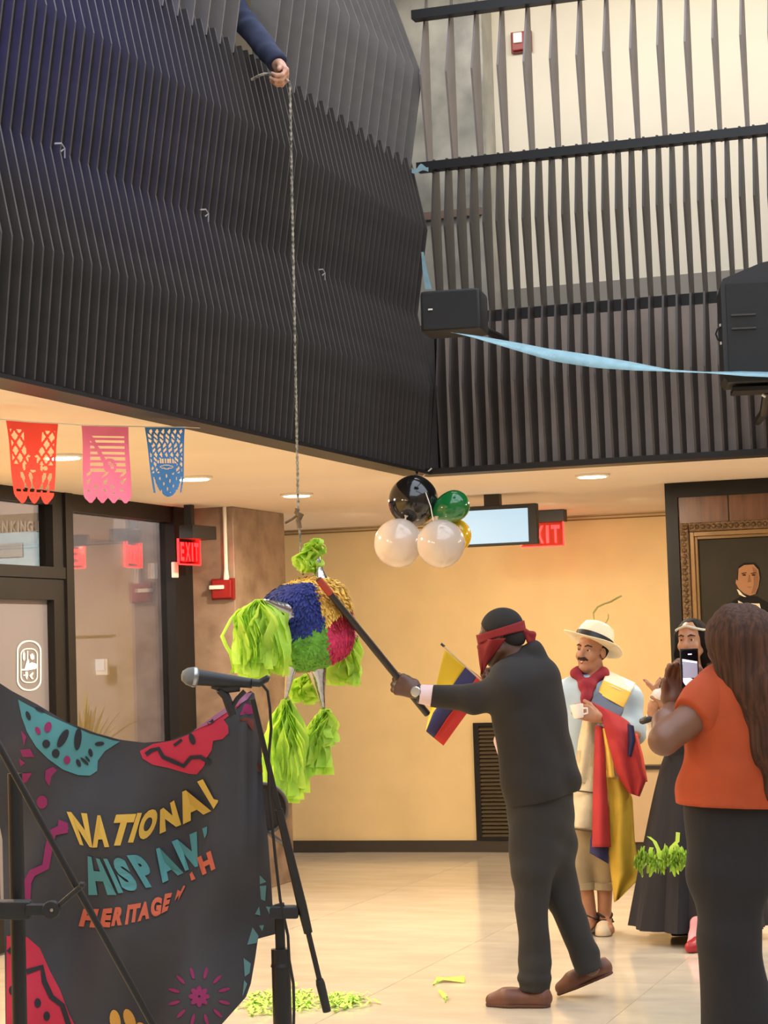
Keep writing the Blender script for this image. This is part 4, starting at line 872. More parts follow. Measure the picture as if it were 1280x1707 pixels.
LET = [('N', 111, 1353, 145, 1356, 154, 1413, 133, 1408, 'y'),
       ('A', 151, 1359, 179, 1359, 182, 1412, 154, 1413, 'y'),
       ('T', 193.5, 1358, 227, 1356.6, 212, 1409, 178.5, 1410, 'y'),
       ('I', 229, 1355, 236.5, 1355, 222, 1404.5, 213, 1404.5, 'y'),
       ('O', 240, 1350, 268, 1348, 252, 1398, 226, 1400, 'y'),
       ('N', 267, 1350, 290, 1334, 302, 1375, 266, 1390, 'y'),
       ('A', 290, 1326, 324, 1311, 352, 1352, 305, 1374, 'y'),
       ('H', 146, 1427, 166, 1432, 194, 1492, 147.5, 1492, 't'),
       ('I', 172, 1431.5, 178.5, 1431.5, 205.5, 1488, 197, 1489, 't'),
       ('S', 185, 1430, 207, 1430, 234, 1485, 205, 1485, 't'),
       ('P', 211, 1426, 235.5, 1424, 268, 1477, 243, 1480, 't'),
       ('A', 247, 1419, 279, 1409, 306, 1455, 271, 1472, 't'),
       ('N', 286, 1403, 328, 1386, 330, 1444, 309, 1452, 't'),
       ('H', 139, 1515, 165, 1515, 157.5, 1546.5, 131, 1544, 'o'),
       ('E', 172, 1515, 187.5, 1513.5, 183, 1546, 166, 1545, 'o'),
       ('R', 192, 1512.5, 208.5, 1511, 203, 1542, 185, 1544, 'o'),
       ('I', 213, 1508, 217.5, 1508, 213, 1541, 208, 1541.5, 'o'),
       ('T', 217, 1508, 235, 1505, 231, 1536, 213, 1539, 'o'),
       ('A', 233, 1505, 251, 1501, 248.6, 1531, 229, 1536.5, 'o'),
       ('G', 253, 1496, 270.6, 1495, 267.5, 1526, 250, 1529, 'o'),
       ('E', 275, 1490, 287, 1488, 279, 1517.5, 269, 1523, 'o'),
       ('H', 328, 1430, 351, 1418, 359, 1448, 337.5, 1459, 'o')]
lets = {'y': MB(), 't': MB(), 'o': MB()}
for row in LET:
    c = row[9]; v, f, _a = text_mesh(row[0], 0.065); q4 = [(row[1], row[2]), (row[3], row[4]), (row[5], row[6]), (row[7], row[8])]
    pts = [bilin([np.array(p) for p in q4], *p) for p in v]; lets[c].add([D(x, y, cloth_d(x, y)-0.0045) for x, y in pts], f)
# letters half swallowed by the fold: only the visible strokes
for c, poly in (('y', [(328.5, 1303), (338, 1299), (356, 1332), (363.5, 1334), (363, 1337), (356, 1348.5)]), ('t', [(337, 1381), (345, 1378), (345, 1389), (341, 1398)]), ('o', [(316, 1457), (320, 1453), (326, 1465), (319, 1468)]), ('o', [(291, 1502), (296, 1483), (301, 1486), (306, 1476), (309, 1477), (297, 1501), (298, 1492)])):
    lets[c].add([D(x, y, cloth_d(x, y)-0.0045) for x, y in poly], [tuple(range(len(poly)))])
for c, nm in (('y', 'yellow'), ('t', 'teal'), ('o', 'orange')): tag(lets[c].build('lettering', bmats[nm], ban, fix=False), {'y': 'yellow lettering line', 't': 'teal lettering line', 'o': 'orange lettering line'}[c])
# ================================================================ STANDS AND MICROPHONE
s52 = 5.2/FPX
t = empty('microphone_stand', atZ(468, 2100, 0) if False else np.array([*D(468, 1600, 5.2)[:2], 0]), 'black boom microphone stand at the right edge of the printed cloth', 'stand')
bx, by = D(468, 1600, 5.2)[:2]; zt = D(468, 1530, 5.2)[2]
MB().tube([(bx, by, 0.05), (bx, by, D(0, 1590, 5.2)[2]-0.01)], 0.0235, 16).tube([(bx, by, zt-0.12), (bx, by, zt-0.1)], [0.026, 0.02], 16).build('lower_tube', m_black, t, True)
MB().tube([(bx, by, zt-0.14), (bx, by, zt+0.01)], 0.0125, 14).build('upper_tube', m_black, t, True)
for k in range(3):
    a = k*2.094+0.5; MB().tube([(bx, by, 0.22), (bx+0.30*math.cos(a), by+0.30*math.sin(a), 0.012)], 0.009, 8).build('leg', m_black, t, True)
cl = D(474, 1520, 5.18); MB().obox(cl, rt, up, fw, 24*s52, 10*s52, 0.02, 0, 0.007).build('clutch', m_black2, t, True)
MB().tube([cl-rt*22*s52-up*2*s52, cl-rt*14*s52+up*9*s52, cl+rt*0*s52+up*12*s52], 0.006, 8).build('clutch_lever', m_black2, t, True)
bm0, bm1 = D(421, 1165, 5.12), D(545, 1686, 5.2)
dv = bm1-bm0
MB().tube([bm0, bm0+dv*0.98], 0.0068, 12).tube([bm0+dv*.35, bm0+dv*.58, bm0+dv*.66, bm0+dv*.745], [0.0095, .0115, .0125, .011], 12).build('boom_arm', m_black, t, True)
MB().tube([bm0+dv*0.895, bm0+dv*0.91, bm0+dv*1.0], [0.009, .0115, .0105], 12).build('boom_grip', m_black2, t, True)
cab = [D(x, y, 5.1) for x, y in ((437, 1141), (446, 1152), (450, 1180), (452, 1215), (448, 1260), (448, 1330), (452, 1360), (459, 1430), (467, 1500), (480, 1560), (482, 1600), (489, 1640), (490, 1680), (489, 1730), (486, 1790))]
thing_mesh(MB().tube(cab, 0.0036, 8), 'microphone_cable', m_black, 'thin black microphone cable hanging beside the boom stand', 'cable', smooth=True)
t = empty('microphone', D(370, 1133, 5.12), 'silver-headed black microphone on the boom stand above the cloth', 'microphone')
ma, mb = D(318, 1128, 5.10), D(428, 1140, 5.14); md = nrm(mb-ma)
MB().lathe(ma, md, [(0.0005, -0.024), (0.012, -0.021), (0.0205, -0.010), (0.0238, 0.002), (0.0238, 0.012), (0.0215, 0.016)], 24).build('grille_head', mat('mic_mesh', (146, 146, 142), 0.45, 0.6, bump=0.8, bscale=900), t, True)
MB().lathe(ma, md, [(0.0242, 0.004), (0.0250, 0.008), (0.0242, 0.012)], 24).build('grille_band', mat('mic_band', (172, 172, 168), 0.3, 0.8), t, True)
MB().lathe(ma, md, [(0.020, 0.014), (0.0195, 0.022), (0.0165, 0.07), (0.0135, 0.12), (0.012, 0.150), (0.0118, 0.152)], 20).build('handle', m_black2, t, True)
e = D(432, 1139, 5.13); MB().tube([e-md*0.02, e, e+rt*8*s52+up*5*s52, e+rt*14*s52+up*8*s52, e+rt*17*s52+up*7*s52], [0.010, 0.0095, 0.008, 0.009, 0.006], 12).build('cable_plug', m_black2, t, True)
c0, c1 = D(380, 1144, 5.13), D(391, 1175, 5.13)
q = MB().tube([D(352, 1143, 5.12), D(378, 1146, 5.13), D(400, 1146, 5.13)], [0.007, 0.014, 0.01], 12).tube([D(364, 1150, 5.12), D(376, 1160, 5.13), D(384, 1180, 5.13), D(388, 1192, 5.13)], [0.008, 0.011, 0.012, 0.011], 12).tube([D(386, 1180, 5.13), D(396, 1164, 5.12), D(408, 1152, 5.12)], 0.006, 8)
q.build('clip', m_black2, t, True)
fc_ = D(437, 1348, 5.46); t = empty('pop_filter', fc_, 'round dark mesh filter clipped to the boom arm behind the cloth edge', 'filter'); fa = nrm(fw*.97-rt*.2)
MB().tube([fc_+(rt*math.cos(a)+up*math.sin(a))*.0655 for a in np.linspace(0, 6.283, 41)[:-1]], .0048, 8, closed=True).build('rim', mat('filter_rim', (112, 96, 78), .45), t, True)
MB().lathe(fc_, fa, [(.0005, -.0015), (.0615, -.0015), (.0615, .0015), (.0005, .0015)], 36).build('mesh_disc', mat('filter_mesh', (62, 50, 42), .8, bump=.4, bscale=500), t)
MB().tube([fc_-up*.058+rt*.008, bm0+dv*.47], .006, 8).build('clip', m_black2, t, True)
# left stand and its boom
t = empty('microphone_stand', np.array([*D(30, 1500, 4.6)[:2], 0]), 'black boom stand in front of the left side of the printed cloth', 'stand')
lx, ly = D(30, 1550, 4.6)[:2]
lt0, lt1 = D(25, 1250, 4.62), D(38, 1700, 4.62)
MB().tube([(lx, ly, 0.05), (lx, ly, D(30, 1290, 4.6)[2])], 0.0165, 14).build('pole', m_black, t, True)
for k in range(3):
    a = k*2.094+1.2; MB().tube([(lx, ly, 0.24), (lx+0.32*math.cos(a), ly+0.32*math.sin(a), 0.012)], 0.009, 8).build('leg', m_black, t, True)
ba, bb = D(-30, 1192, 4.5), D(300, 1790, 4.55)
MB().tube([ba, bb], 0.0075, 12).build('boom_arm', m_black, t, True)
MB().obox(D(20, 1516, 4.54), rt, up, fw, 32*4.5/FPX, 15*4.5/FPX, 0.02, 0, 0.005).build('cross_bracket', m_black2, t, True)
MB().lathe(D(86, 1516, 4.5), fw, [(0.0005, -.012), (.018, -.01), (.02, 0.0), (.018, .012), (.0005, .014)], 18).obox(D(70, 1516, 4.52), rt, up, fw, 26*4.5/FPX, 9*4.5/FPX, 0.014, 0, 0.004).build('knob', m_black2, t, True)
MB().lathe(D(86, 1517, 4.487), fw, [(.0005, -.002), (.0035, -.0015), (.0035, .001)], 10).build('knob_bolt', mat('steel', (190, 180, 165), .3, .8), t)
MB().tube([D(100, 1508, 4.5), D(135, 1478, 4.49)], 0.0062, 8).lathe(D(137, 1475, 4.47), rt, [(.001, -.008), (.007, -.004), (.007, .004), (.001, .008)], 10).build('lock_lever', m_black2, t, True)
# ================================================================ PEOPLE
skin_dark = mat('skin_deep', (92, 62, 48), 0.5, var=0.08, scale=30); skin_mid = mat('skin_tan', (176, 124, 92), 0.5, var=0.06, scale=30, sss=0.05); skin_br = mat('skin_brown', (124, 84, 62), 0.5, var=0.06, scale=30, sss=0.04); skin_pale = mat('skin_pale', (204, 152, 124), 0.5, var=0.06, scale=30)
m_eye = mat('eye_white', (226, 220, 210), 0.2); m_iris = mat('iris_brown', (40, 26, 20), 0.2); m_lip = mat('lip', (140, 76, 68), 0.45); m_hairb = mat('black_hair', (20, 16, 14), 0.75, spec=.2, bump=0.4, bscale=200)
Lh = np.array([*nrm([rt[0], rt[1], 0])[:2], 0]); Lh = nrm(Lh)     # level right of the view
Fh = nrm([fw[0], fw[1], 0])
UZ = np.array([0, 0, 1.0])
def person(px, py, d, label, group=None):
    p = D(px, py, d); return empty('person', (p[0], p[1], 0), label, 'person', group)
def face_parts(T, R, s, par, brow=(34, 26, 22), smile=False, teeth=False, lid=None):
    lid = lid or skin_mid
    for q in (-1, 1):
        ey = MB().lathe(T(q*.032, .079, .006), R[:, 1], [(0.0005, -.010*s), (.007*s, -.006*s), (.0095*s, 0), (.0065*s, .008*s), (.0005, .010*s)], 14); ey = ey.build('eye', m_eye, par, True)
        MB().lathe(T(q*.032, .0885, .005), R[:, 1], [(.0062*s, -.003*s), (.0058*s, .0014*s), (.0005, .0022*s)], 12).build('iris', m_iris, ey); MB().tube([T(q*.020, .0885, .011), T(q*.032, .092, .0145), T(q*.045, .082, .011)], [.003*s, .0042*s, .003*s], 8).build('eyelid', lid, par, True)
        MB().tube([T(q*.012, .094, .026), T(q*.030, .096, .034), T(q*.052, .078, .027)], [.004*s, .0052*s, .003*s], 8).build('eyebrow', mat('eyebrow_dark', brow, 0.7), par, True)
    u_ = 0.006 if smile else 0
    MB().tube([T(-.026, .080, -.060+u_), T(-.010, .0945, -.058), T(0, .0955, -.060), T(.010, .0945, -.058), T(.026, .080, -.060+u_)], [.002*s, .0048*s, .004*s, .0048*s, .002*s], 8).tube([T(-.024, .080, -.063+u_), T(0, .0945, -.070), T(.024, .080, -.063+u_)], [.002*s, .0062*s, .002*s], 8).build('lips', m_lip, par, True)
    if teeth: MB().tube([T(-.02, .086, -.061+u_*.6), T(0, .0972, -.0655), T(.02, .086, -.061+u_*.6)], [.002*s, .0042*s, .002*s], 8).build('teeth', mat('teeth', (236, 230, 216), .3), par, True)
def shoe(toe, heel, side, par, name, m, w=0.045, h=0.05, solem=None, lift=0.0):
    toe = np.asarray(toe); heel = np.asarray(heel); f = nrm(toe-heel); n = nrm(UZ-f*(UZ@f)); L = np.linalg.norm(toe-heel)
    P = [cone(toe-f*.035+n*.026, toe-f*.11+n*.036, .030, w*.98, .02), cone(toe-f*.11+n*.034, heel+f*.04+n*.036, w, w*.82, .03), cone(heel+f*.035+n*.04, heel+f*.04+n*(h+.012), w*.8, w*.74, .02), cone(toe-f*.055+n*.024+side*.008, toe-f*.10+n*.03-side*.004, .032, .04, .02)]
    o = sdf_obj(name, P, .005, m, par, cuts=[(heel+n*.004, -n), (heel+n*(h+.03), n)])
    if solem is not None: sdf_obj('sole', [cone(toe-f*.034+n*.01, toe-f*.11+n*.01, .030, w+.002, .02), cone(toe-f*.11+n*.01, heel+f*.042+n*.01, w+.002, w*.84, .02)], .005, solem, par, cuts=[(heel, -n), (heel+n*.014, n)])
    return o
# ---------------------------------------------------------------- batter
b = 9.06; S = b/FPX
def J(x, y, dd=0.0): return D(x, y, b+dd)
t = person(895, 1660, b, 'person in black jacket and red blindfold swinging a stick at the pinata')
fB = nrm(-Lh*.88+Fh*.47); lB = np.cross(UZ, fB)      # lB: wearer's left, towards the viewer
hc = J(835, 1061, .03); hu = nrm(UZ-Lh*.10)
HP, HT, HR = head_prims(hc, nrm(-Lh*.93+Fh*.37-UZ*.16), nrm(hu), 0.95)
sh = J(872, 1142); hip = J(903, 1335)
body = HP+[cone(J(866, 1112, .02), J(850, 1082, .02), .062, .056, .02), cone(sh, hip, .12, .12, .04), cone(sh+lB*.15, J(792, 1168, -.05), .05, .045, .03), cone(J(792, 1168, -.05), J(706, 1158, .02), .043, .03, .02),
           cone(sh-lB*.15, J(850, 1215, .2), .05, .045, .03), cone(J(850, 1215, .2), J(822, 1150, .26), .04, .03, .02),
           cone(hip+lB*.07, J(886, 1500, -.05), .08, .06, .03), cone(J(886, 1500, -.05), J(891, 1645, -.05), .055, .04, .02), cone(hip-lB*.07, J(932, 1490, .08), .08, .06, .03), cone(J(932, 1490, .08), J(985, 1612, .08), .055, .04, .02)]
stick_a, stick_b = J(531, 966, -.27), J(712, 1190, .115); sdir = nrm(stick_a-stick_b)
W = J(699, 1154, .0); Fd = nrm(J(668, 1142)-W); Nn = nrm(fw-Fd*(fw@Fd))
hp = hand_prims(W, Fd, Nn, sdir, curl=(1.15, 1.45, 0.95), thumb=0.9, s=1.12, k=.008, thumb_dir=Nn*.75+sdir*.25+Fd*.6)
W2 = J(822, 1152, .27); hp2 = hand_prims(W2, nrm(up-rt*.2), fw*-1, rt, curl=(1.2, 1.4, .9), s=1.0)
sdf_obj('body', body, .008, [skin_dark], t, extra=[(hp, .0045), (hp2, .006)])
MB().tube([HT(-.026, .080, -.06), HT(0, .0955, -.064), HT(.026, .080, -.06)], [.003, .007, .003], 8).build('lips', mat('lip_dark', (96, 56, 50), .5), t, True)
# close-cropped hair
sdf_obj('hair', [ell(HT(0, -.014, .042), np.array([.078, .100, .088])*.95, HR, .02), ell(HT(0, -.06, -.01), np.array([.06, .055, .06])*.95, HR, .02)], .006, mat('cropped_hair', (34, 30, 28), .85, bump=.4, bscale=300), t, cuts=[(HT(0, .066, .06), nrm(HR[:, 1]*.8-HR[:, 2]*.6)), (HT(0, -.03, -.055), -HR[:, 2])])
# jacket
P = [cone(sh+lB*.085-fB*.0, J(899, 1300)+lB*.075, .122, .128, .06), cone(sh-lB*.085, J(899, 1300)-lB*.075, .122, .128, .06), cone(J(880, 1190), J(922, 1296), .14, .11, .05), cone(J(884, 1135)-fB*.01, J(893, 1190), .12, .13, .05),
     cone(sh+lB*.14, J(842, 1152, -.12), .088, .074, .05), cone(J(852, 1150, -.13), J(790, 1166, -.09), .078, .062, .04), cone(J(790, 1166, -.09), J(722, 1160, .0), .060, .050, .03),
     cone(sh-lB*.14, J(850, 1210, .2), .08, .065, .04), cone(J(850, 1210, .2), J(826, 1165, .26), .06, .05, .03),
     cone(J(850, 1124, .02), J(872, 1106, .02), .046, .058, .03), cone(J(880, 1108), J(890, 1096), .05, .045, .03), cone(J(862, 1104), J(888, 1092), .058, .05, .03), ell(J(891, 1086), (.036, .06, .048), None, .015), cone(J(853, 1120, .03), J(842, 1134, 0), .045, .056, .03),
     cone(J(898, 1300)+lB*.07, J(902, 1326)+lB*.07, .128, .128, .03), cone(J(898, 1300)-lB*.07, J(902, 1326)-lB*.07, .128, .128, .03), cone(J(932, 1290), J(944, 1304), .07, .055, .04)]
m_jac = mat('black_jacket', (36, 32, 30), 0.85, var=0.08, scale=12, bump=0.1, bscale=200)
cuffdir = nrm(J(700, 1157)-J(730, 1161))
sdf_obj('jacket', P, .0075, m_jac, t, cuts=[(J(719, 1160), cuffdir), (J(910, 1330), nrm(-UZ*.97+Lh*.18))], noise=wr(.0035, 17, 1.0))
MB().tube([J(720, 1159.5), J(699, 1157)], [.046, .041], 20).build('shirt_cuff', mat('pink_white_shirt', (224, 196, 194), .8), t, True)
sdf_obj('shirt_tail', [cone(J(836, 1235), J(852, 1290), .035, .028, .02)], .006, mat('pink_white_shirt', (224, 196, 194), .8), t)
MB().lathe(J(693, 1153, -.035), nrm(-fw-rt*.2), [(.0005, -.004), (.021, -.004), (.023, .002), (.019, .007), (.0005, .008)], 24).build('watch_face', mat('watch_silver', (206, 202, 192), .25, .6), t, True)
MB().tube([J(697, 1156)+(up*math.cos(a)-fw*math.sin(a))*.036 for a in np.linspace(0, 6.283, 25)[:-1]], .008, 8, closed=True).build('watch_strap', m_black, t, True)
# trousers
m_tr = mat('charcoal_trousers', (42, 40, 39), 0.85, var=0.08, scale=12, bump=0.1, bscale=220)
P = [cone(J(898, 1325)+lB*.06, J(888, 1440, -.05), .122, .092, .05), cone(J(898, 1325)-lB*.06, J(920, 1410, .06), .122, .105, .05), cone(J(905, 1330), J(903, 1410), .12, .1, .05),
     cone(J(887, 1440, -.05), J(887, 1515, -.05), .088, .072, .04), cone(J(887, 1515, -.05), J(892, 1606, -.05), .071, .066, .03), cone(J(892, 1606, -.05), J(890, 1662, -.05), .067, .064, .02), ell(J(890, 1630, -.05), (.073, .073, .03), None, .02),
     cone(J(918, 1410, .06), J(936, 1490, .08), .1, .074, .04), cone(J(936, 1490, .08), J(975, 1592, .08), .072, .060, .03), cone(J(975, 1592, .08), J(990, 1640, .08), .062, .060, .02)]
sdf_obj('trousers', P[:4]+P[7:9], .0075, m_tr, t, noise=wr(.004, 22, 2.0), extra=[([P[4], P[5], P[6]], .0075, [(J(890, 1652, -.05), nrm(-UZ-Lh*.05))]), ([P[8], P[9]], .0075, [(J(984, 1617, .08), nrm(J(984, 1622, .08)-J(950, 1535, .08)))])])
m_moc = mat('brown_leather', (104, 64, 48), .5, var=.2, scale=20); m_sole = mat('brown_sole', (84, 52, 38), .7)
g = lambda x, y: atZ(x, y, 0.0)
toe, heel = g(808, 1677), g(919, 1679); shoe(toe, heel, Lh, t, 'shoe', m_moc, .047, .05, m_sole)
toe, heel = g(928, 1661), J(1024, 1622, .14); shoe(toe, heel+UZ*0.0, Lh, t, 'shoe', m_moc, .045, .05, m_sole)
# blindfold: band, hanging triangle, knot
m_bf = mat('red_bandana', (134, 28, 32), .8, var=.12, scale=20, bump=.1)
pts = []
for a in np.linspace(0, 2*math.pi, 49)[:-1]:
    pts.append((a, HT(.086*math.sin(a)*.95, -.004+.106*math.cos(a), .012-.010*math.cos(a))))
q = MB(); rows = []
for v_ in np.linspace(0, 1, 7):
    rows.append([p+HR[:, 2]*(.026-.046*v_)*(1.0-.25*abs(math.sin(a)))+nrm(p-hc)*.009 for a, p in pts+[pts[0]]])
q.sheet(np.array(rows), 0, .003); q.build('blindfold_band', m_bf, t, 'all')
rows = []
eR = [(843, 1064), (834, 1078), (815, 1102), (804, 1124)]; eM = [(820, 1066), (812, 1080), (805, 1102), (802.5, 1124)]; eL = [(797.5, 1063), (796, 1080), (799, 1105), (802, 1124)]; eF = [(810, 1062), (806, 1080), (801, 1106), (802, 1124)]
for v_ in np.linspace(0, 1, 16):
    cp = [np.array([np.interp(v_, (0, .33, .7, 1), [p[k] for p in e_]) for k in (0, 1)]) for e_ in (eR, eM, eL, eF)]; row = []
    for u_ in np.linspace(0, 3, 22):
        p = [np.interp(u_, (0, 1, 2, 3), [c[k] for c in cp]) for k in (0, 1)]; row.append(J(p[0], p[1], np.interp(u_, (0, 1, 2, 3), (-.088, -.066, .03, .11))*(1-v_)+.02*v_+.004*math.sin(u_*5+v_*4)))
    rows.append(row)
MB().sheet(np.array(rows), 0, .002).build('blindfold_drape', m_bf, t, 'all')
kb = HT(0, -.112, .004); sdf_obj('blindfold_knot', [ell(kb, (.016, .016, .013)), cone(kb, kb+nrm(Lh*.5-UZ)*.05, .008, .012, .01), cone(kb, kb+nrm(Lh*.9-UZ*.35)*.045, .008, .011, .01), cone(kb+nrm(Lh*.9-UZ*.35)*.04, kb+nrm(Lh*.6-UZ*.8)*.07, .011, .008, .01)], .004, m_bf, t)
# stick and small flag
MB2 = MB().tube([stick_b, stick_b+(stick_a-stick_b)*.5, stick_a], [.0155, .0165, .0135], 14)
t2 = empty('stick', stick_b, 'long black stick swung from the hand towards the pinata', 'stick'); MB2.build('shaft', mat('stick_black', (40, 32, 28), .5), t2, True)
MB().tube([stick_a+(stick_b-stick_a)*.0, stick_a+(stick_b-stick_a)*.10], [.0145, .0165], 12).build('red_end', mat('stick_red', (170, 60, 40), .6), t2, True)
t2 = empty('hand_flag', J(822, 1150, .3), 'small yellow, blue and red flag on a thin stick behind the raised arm', 'flag')
MB().tube([J(737, 1075, .33), J(828, 1158, .28)], .004, 8).build('staff', mat('pale_wood', (206, 178, 130), .6), t2, True)
MB().tube([J(735, 1073, .33), J(741, 1078, .33)], .006, 8).build('finial', m_black, t2, True)
fm = [mat('flag_yellow', (238, 196, 44), .75), mat('flag_blue', (62, 60, 104), .75), mat('flag_red', (206, 56, 46), .75)]
fe = [[(741, 1083), (727, 1141), (715, 1190), (709.5, 1219)], [(777, 1110), (752, 1146), (722, 1188), (710, 1219)], [(796, 1125), (778, 1156), (746, 1195), (723, 1230)], [(813, 1139), (800, 1160), (770, 1200), (739, 1243)]]
for k, nm in enumerate(('yellow_band', 'blue_band', 'red_band')):
    rows = []
    for v_ in np.linspace(0, 1, 21):
        a, c = [np.array([np.interp(v_, (0, .36, .75, 1), [p[q_] for p in fe[k+e_]]) for q_ in (0, 1)]) for e_ in (0, 1)]; row = []
        for u_ in np.linspace(0, 1, 9): p = a*(1-u_)+c*u_; row.append(J(p[0], p[1], .34+.03*math.sin((k+u_)*2.6+v_*2)*v_+.02*v_))
        rows.append(row)
    MB().sheet(np.array(rows), 0, .0015).build(nm, fm[k], t2, 'all')
# ---------------------------------------------------------------- man with the hat
b2 = 11.27
def K(x, y, dd=0.0): return D(x, y, b2+dd)
t = person(985, 1552, b2, 'smiling person in a pale hat and light blue shirt with a flag over one shoulder')
fH = nrm(-Lh*.62-Fh*.78); lH = np.cross(UZ, fH)     # wearer's left is picture right
hc = K(986, 1085, 0)
HP, HT, HR = head_prims(hc, nrm(fH+UZ*.03), nrm(UZ+Lh*.16), 0.92)
s1, s2 = K(942, 1155, .02), K(1052, 1165, .02); mid = K(996, 1160); hp_ = K(985, 1330)
hw_ = K(998, 1196, -.26)
body = HP+[cone(K(996, 1140), K(988, 1112), .062, .055, .02), cone(mid, hp_, .10, .10, .05), cone(s1+lH*.07, s2-lH*.07, .05, .05, .04), cone(s1+lH*.01, K(940, 1230, .03), .042, .038, .03), cone(K(938, 1230, .03), K(958, 1290, -.1), .04, .03, .02), cone(s2, K(1060, 1222, -.05), .05, .042, .03), cone(K(1058, 1224, -.08), hw_, .04, .028, .02),
           cone(K(966, 1340), K(968, 1430), .08, .058, .03), cone(K(968, 1430), K(984, 1532), .052, .034, .02), cone(K(1008, 1340), K(1008, 1430), .08, .058, .03), cone(K(1008, 1430), K(1008, 1530), .05, .034, .02),
           cone(K(986, 1538), K(976, 1546, -.16), .03, .028, .02), cone(K(1009, 1536), K(1016, 1550, -.16), .03, .028, .02)]
hp = hand_prims(hw_, nrm(K(972, 1186, -.3)-hw_), nrm(-Lh*.2+Fh*.7-UZ*.1), UZ, curl=(.75, .8, .5), thumb=.7, s=1.05)
sdf_obj('body', body, .0075, [skin_mid], t, extra=[(hp, .0045)])
face_parts(HT, HR, .92, t, smile=True, teeth=True)
MB().tube([HT(-.034, .082, -.053), HT(-.018, .098, -.044), HT(0, .1045, -.042), HT(.018, .098, -.044), HT(.034, .082, -.053)], [.004, .0085, .009, .0085, .004], 10).build('moustache', mat('moustache_hair', (30, 24, 20), .8), t, True)
sdf_obj('hair', [ell(HT(0, -.03, .02), np.array([.081, .088, .085])*.94, HR)], .006, m_hairb, t, cuts=[(HT(0, .03, 0), HR[:, 1]), (HT(0, -.03, -.055), -HR[:, 2]), (HT(0, 0, .06), HR[:, 2])])
# hat
hb = HT(0, -.006, .042); hxa = nrm(UZ*.86+Lh*.40+Fh*.20)
m_straw = mat('cream_straw', (236, 222, 190), .8, bump=.35, bscale=260)
MB().lathe(hb, hxa, [(.102, .0), (.100, .03), (.092, .075), (.078, .105), (.050, .118), (.02, .108), (.0005, .105)], 40, fold=lambda a, q: 1+.05*math.cos(2*a)).build('hat_crown', m_straw, t, True)
q = MB(); rows = []
bx_ = nrm(np.cross(hxa, HR[:, 1])); by_ = np.cross(hxa, bx_)
for r_ in np.linspace(0, 1, 9):
    rows.append([hb+(bx_*math.cos(a)*1.0+by_*math.sin(a)*1.04)*(.098+.070*r_*(1-.42*max(0.0, float(-(bx_*math.cos(a)+by_*math.sin(a))@Fh))))+hxa*(.002+.018*r_*abs(math.cos(a))**2-.010*r_*abs(math.sin(a))) for a in np.linspace(0, 2*math.pi, 49)])
q.sheet(np.array(rows), 0, .004); q.build('hat_brim', m_straw, t, 'all')
MB().lathe(hb, hxa, [(.1045, .006), (.1030, .040), (.0975, .040), (.0985, .006)], 40, fold=lambda a, q: 1+.05*math.cos(2*a)).build('hat_band', m_black, t, True)
# red scarf
m_sc = mat('red_scarf', (138, 24, 42), .8, var=.15, scale=18, bump=.1)
nk = K(993, 1128)
sdf_obj('neck_scarf', [cone(K(962, 1124, -.06), K(976, 1144, -.11), .022, .028, .02), cone(K(976, 1144, -.11), K(1004, 1122, -.05), .028, .027, .02), cone(K(1006, 1122, -.03), K(992, 1114, .08), .03, .03, .03), cone(K(958, 1122, -.05), K(975, 1114, .08), .026, .028, .03), cone(K(980, 1144, -.12), K(976, 1172, -.17), .040, .026, .03)], .006, m_sc, t, noise=wr(.003, 30, 4))
# shirt, trousers
m_sh = mat('light_blue_shirt', (172, 190, 202), .85, var=.06, scale=12, bump=.08)
P = [cone(K(978, 1160), K(976, 1310), .125, .13, .06), cone(K(1016, 1165), K(1008, 1310), .12, .13, .06), cone(K(952, 1156, .02), K(1044, 1160, .02), .078, .078, .05), cone(K(944, 1158, .02), K(938, 1226, .02), .072, .062, .04), cone(K(938, 1226, .02), K(952, 1286, -.08), .06, .05, .03), cone(K(1048, 1166, .02), K(1058, 1222, -.04), .07, .062, .04), cone(K(1058, 1222, -.05), K(1012, 1204, -.22), .058, .046, .03)]
sdf_obj('shirt', P, .008, m_sh, t, cuts=[(K(985, 1318), -UZ)], noise=wr(.004, 18, 3))
m_kh = mat('khaki_trousers', (166, 146, 112), .85, var=.08, scale=12, bump=.08)
P = [cone(K(975, 1330), K(967, 1440), .12, .088, .05), cone(K(1003, 1330), K(1008, 1440), .12, .085, .05), cone(K(967, 1440), K(970, 1474), .088, .075, .02), cone(K(1008, 1440), K(1008, 1474), .082, .07, .02)]
sdf_obj('trousers', P, .0075, m_kh, t, cuts=[(K(985, 1478), -UZ)], noise=wr(.005, 20, 1.4))
for cx in (970, 1008): MB().lathe(K(cx, 1482), UZ, [(.075, 0), (.083, .004), (.084, .036), (.078, .042), (.07, .04)], 28, fold=lambda a, q: 1+.02*math.sin(5*a)).build('rolled_cuff', m_kh, t, True)
m_sand = mat('pale_sandal', (206, 184, 152), .7); m_strap = mat('dark_strap', (52, 40, 34), .7)
